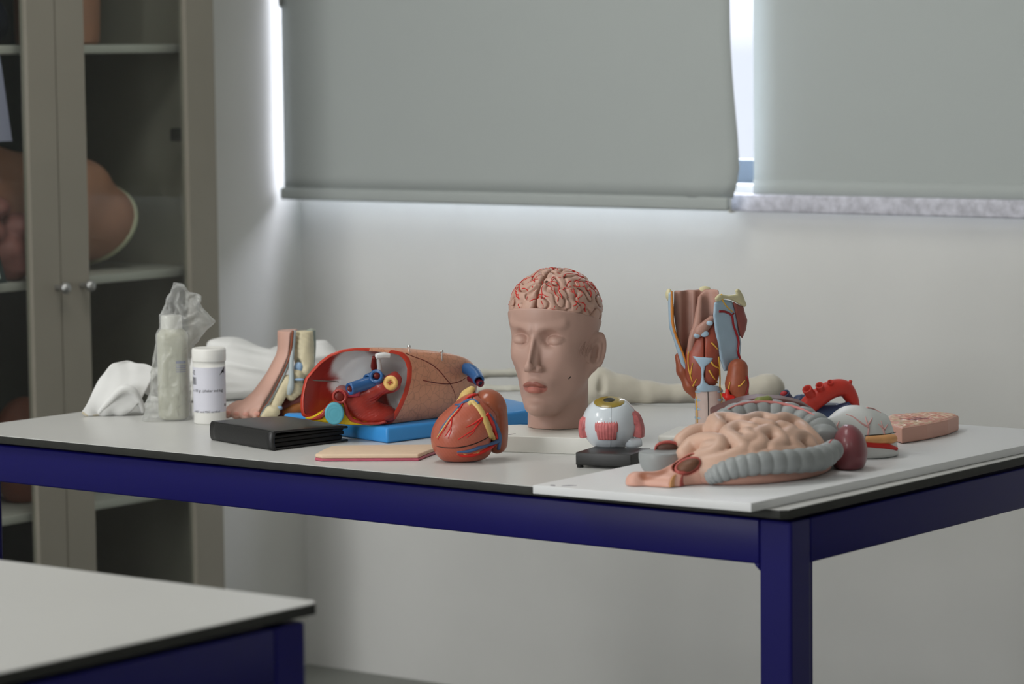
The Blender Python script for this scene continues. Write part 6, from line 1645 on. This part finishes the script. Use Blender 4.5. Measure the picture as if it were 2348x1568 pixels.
c = A_(1798, 902, 0.006); V, Q = nets(lambda x, y, z: ell(x, y, z, c+[0, 0.002, -0.001], (0.0064, 0.005, 0.0052)), c-0.01, c+0.01, 0.001, 1); mk('bore', V, Q, M_bore, aor)
mk('pulmonary_artery', *tubev([A_(1822, 936, 0.035), A_(1838, 924, 0.035), A_(1870, 946, 0.03), A_(1905, 950, 0.012), A_(1935, 943, 0.004), A_(1952, 936, 0.000)], [0.013, 0.0155, 0.0150, 0.0165, 0.0150, 0.0125], n=24, ns=50), M_pulm, aor, label='dark blue lung artery')
V, Q = nets(lambda x, y, z: smax(smin(ell(x, y, z, A_(1905, 958, 0.015), (0.050, 0.034, 0.020)), ell(x, y, z, A_(1890, 950, 0.02), (0.04, 0.03, 0.02)), 0.02), -z+0.0005, 0.003), A_(1850, 975, 0)*[1, 0, 1]+[-0.03, -0.03, -0.004], A_(1960, 930, 0)*[1, 0, 1]+[0.02, 0.06, 0.0], 0.0024, 2)
mk('heart_body', V, Q, M_pulm, aor)
tube('crimson_vein', [A_(1935, 955, 0.006), A_(1950, 948, 0.008), A_(1964, 938, 0.014)], [0.006, 0.006, 0.0055], M_darkred, aor, n=14)

# ================================================================== PINK SECTION BLOCK
fP = Frame(2090, 1016, TZ+BZ)
blk = thing('section_block', 'pink slab model with carved cut surface lying at the far end of the white board', 'anatomical model', fP.o, YAW)
M_sec = mat('section_pink', A(206, 158, 142), 0.45, 0.4, noise=0.03, nscale=20)
M_sect = mat('section_cut', rough=0.42, spec=0.45, vc=True, bump=0.2, bscale=150)
Pg = lambda px, py, z=0.0: np.array(fP.gnd(px, py, z))
Hb = 0.0255
sp = [Pg(2044, 1010), Pg(2068, 1018), Pg(2125, 1009), Pg(2174, 998), Pg(2198, 988), Pg(2190, 948, Hb), Pg(2140, 944, Hb), Pg(2040, 951, Hb), Pg(2018, 970, Hb)]
SPb = [tuple(p[:2]) for p in sp]
bevel(prism('block_side', SPb, 0.0005, Hb, M_sec, blk), 0.003, 2)
# carved top: ridges, hollow and tissue islands
c0 = np.mean(SPb, 0)
n = 90; xs = np.linspace(min(p[0] for p in SPb), max(p[0] for p in SPb), n); ys = np.linspace(min(p[1] for p in SPb), max(p[1] for p in SPb), n)
wA_, wB_ = Waves(0.022, 22, 31), Waves(0.010, 22, 32)
X, Y = np.meshgrid(xs, ys, indexing='ij'); dP = poly2(X, Y, SPb)
Zt = 0.0010+0.0012*sstep(0.004, 0.016, -dP)*(0.5+0.5*np.sin(wA_(X, Y, 0*X)*2))+0.0005*wB_(X, Y, 0*X)*sstep(0.004, 0.012, -dP)
uu = (X-c0[0]); 
hol = np.exp(-(((X-c0[0]+0.010)/0.028)**2+((Y-c0[1]+0.005)/0.018)**2)**2)
Zt = Hb+np.where(dP < -0.0035, Zt-0.0004*hol, -0.001)
V = np.stack([X, Y, Zt], -1).reshape(-1, 3)
ok = dP < -0.001
Fc = [(i*n+j, (i+1)*n+j, (i+1)*n+j+1, i*n+j+1) for i in range(n-1) for j in range(n-1) if ok[i, j] and ok[i+1, j] and ok[i, j+1] and ok[i+1, j+1]]
used = sorted({k for f in Fc for k in f}); mp = {k: i for i, k in enumerate(used)}
CC = np.tile(np.array(lin((214, 186, 158))), (n*n, 1)); g_ = wA_(X, Y, 0*X).reshape(-1)
CC = mixc(CC, np.array(lin((206, 146, 128))), sstep(0.1, 0.9, g_)); CC = mixc(CC, np.array(lin((146, 84, 84))), sstep(0.35, 0.8, hol.reshape(-1))); CC = mixc(CC, np.array(lin((204, 140, 124))), sstep(0.9, 1.4, -g_))
mk('cut_surface', V[used], np.array([[mp[k] for k in f] for f in Fc]), M_sect, blk, col=CC[used], label='carved cut surface with red and cream tissue')
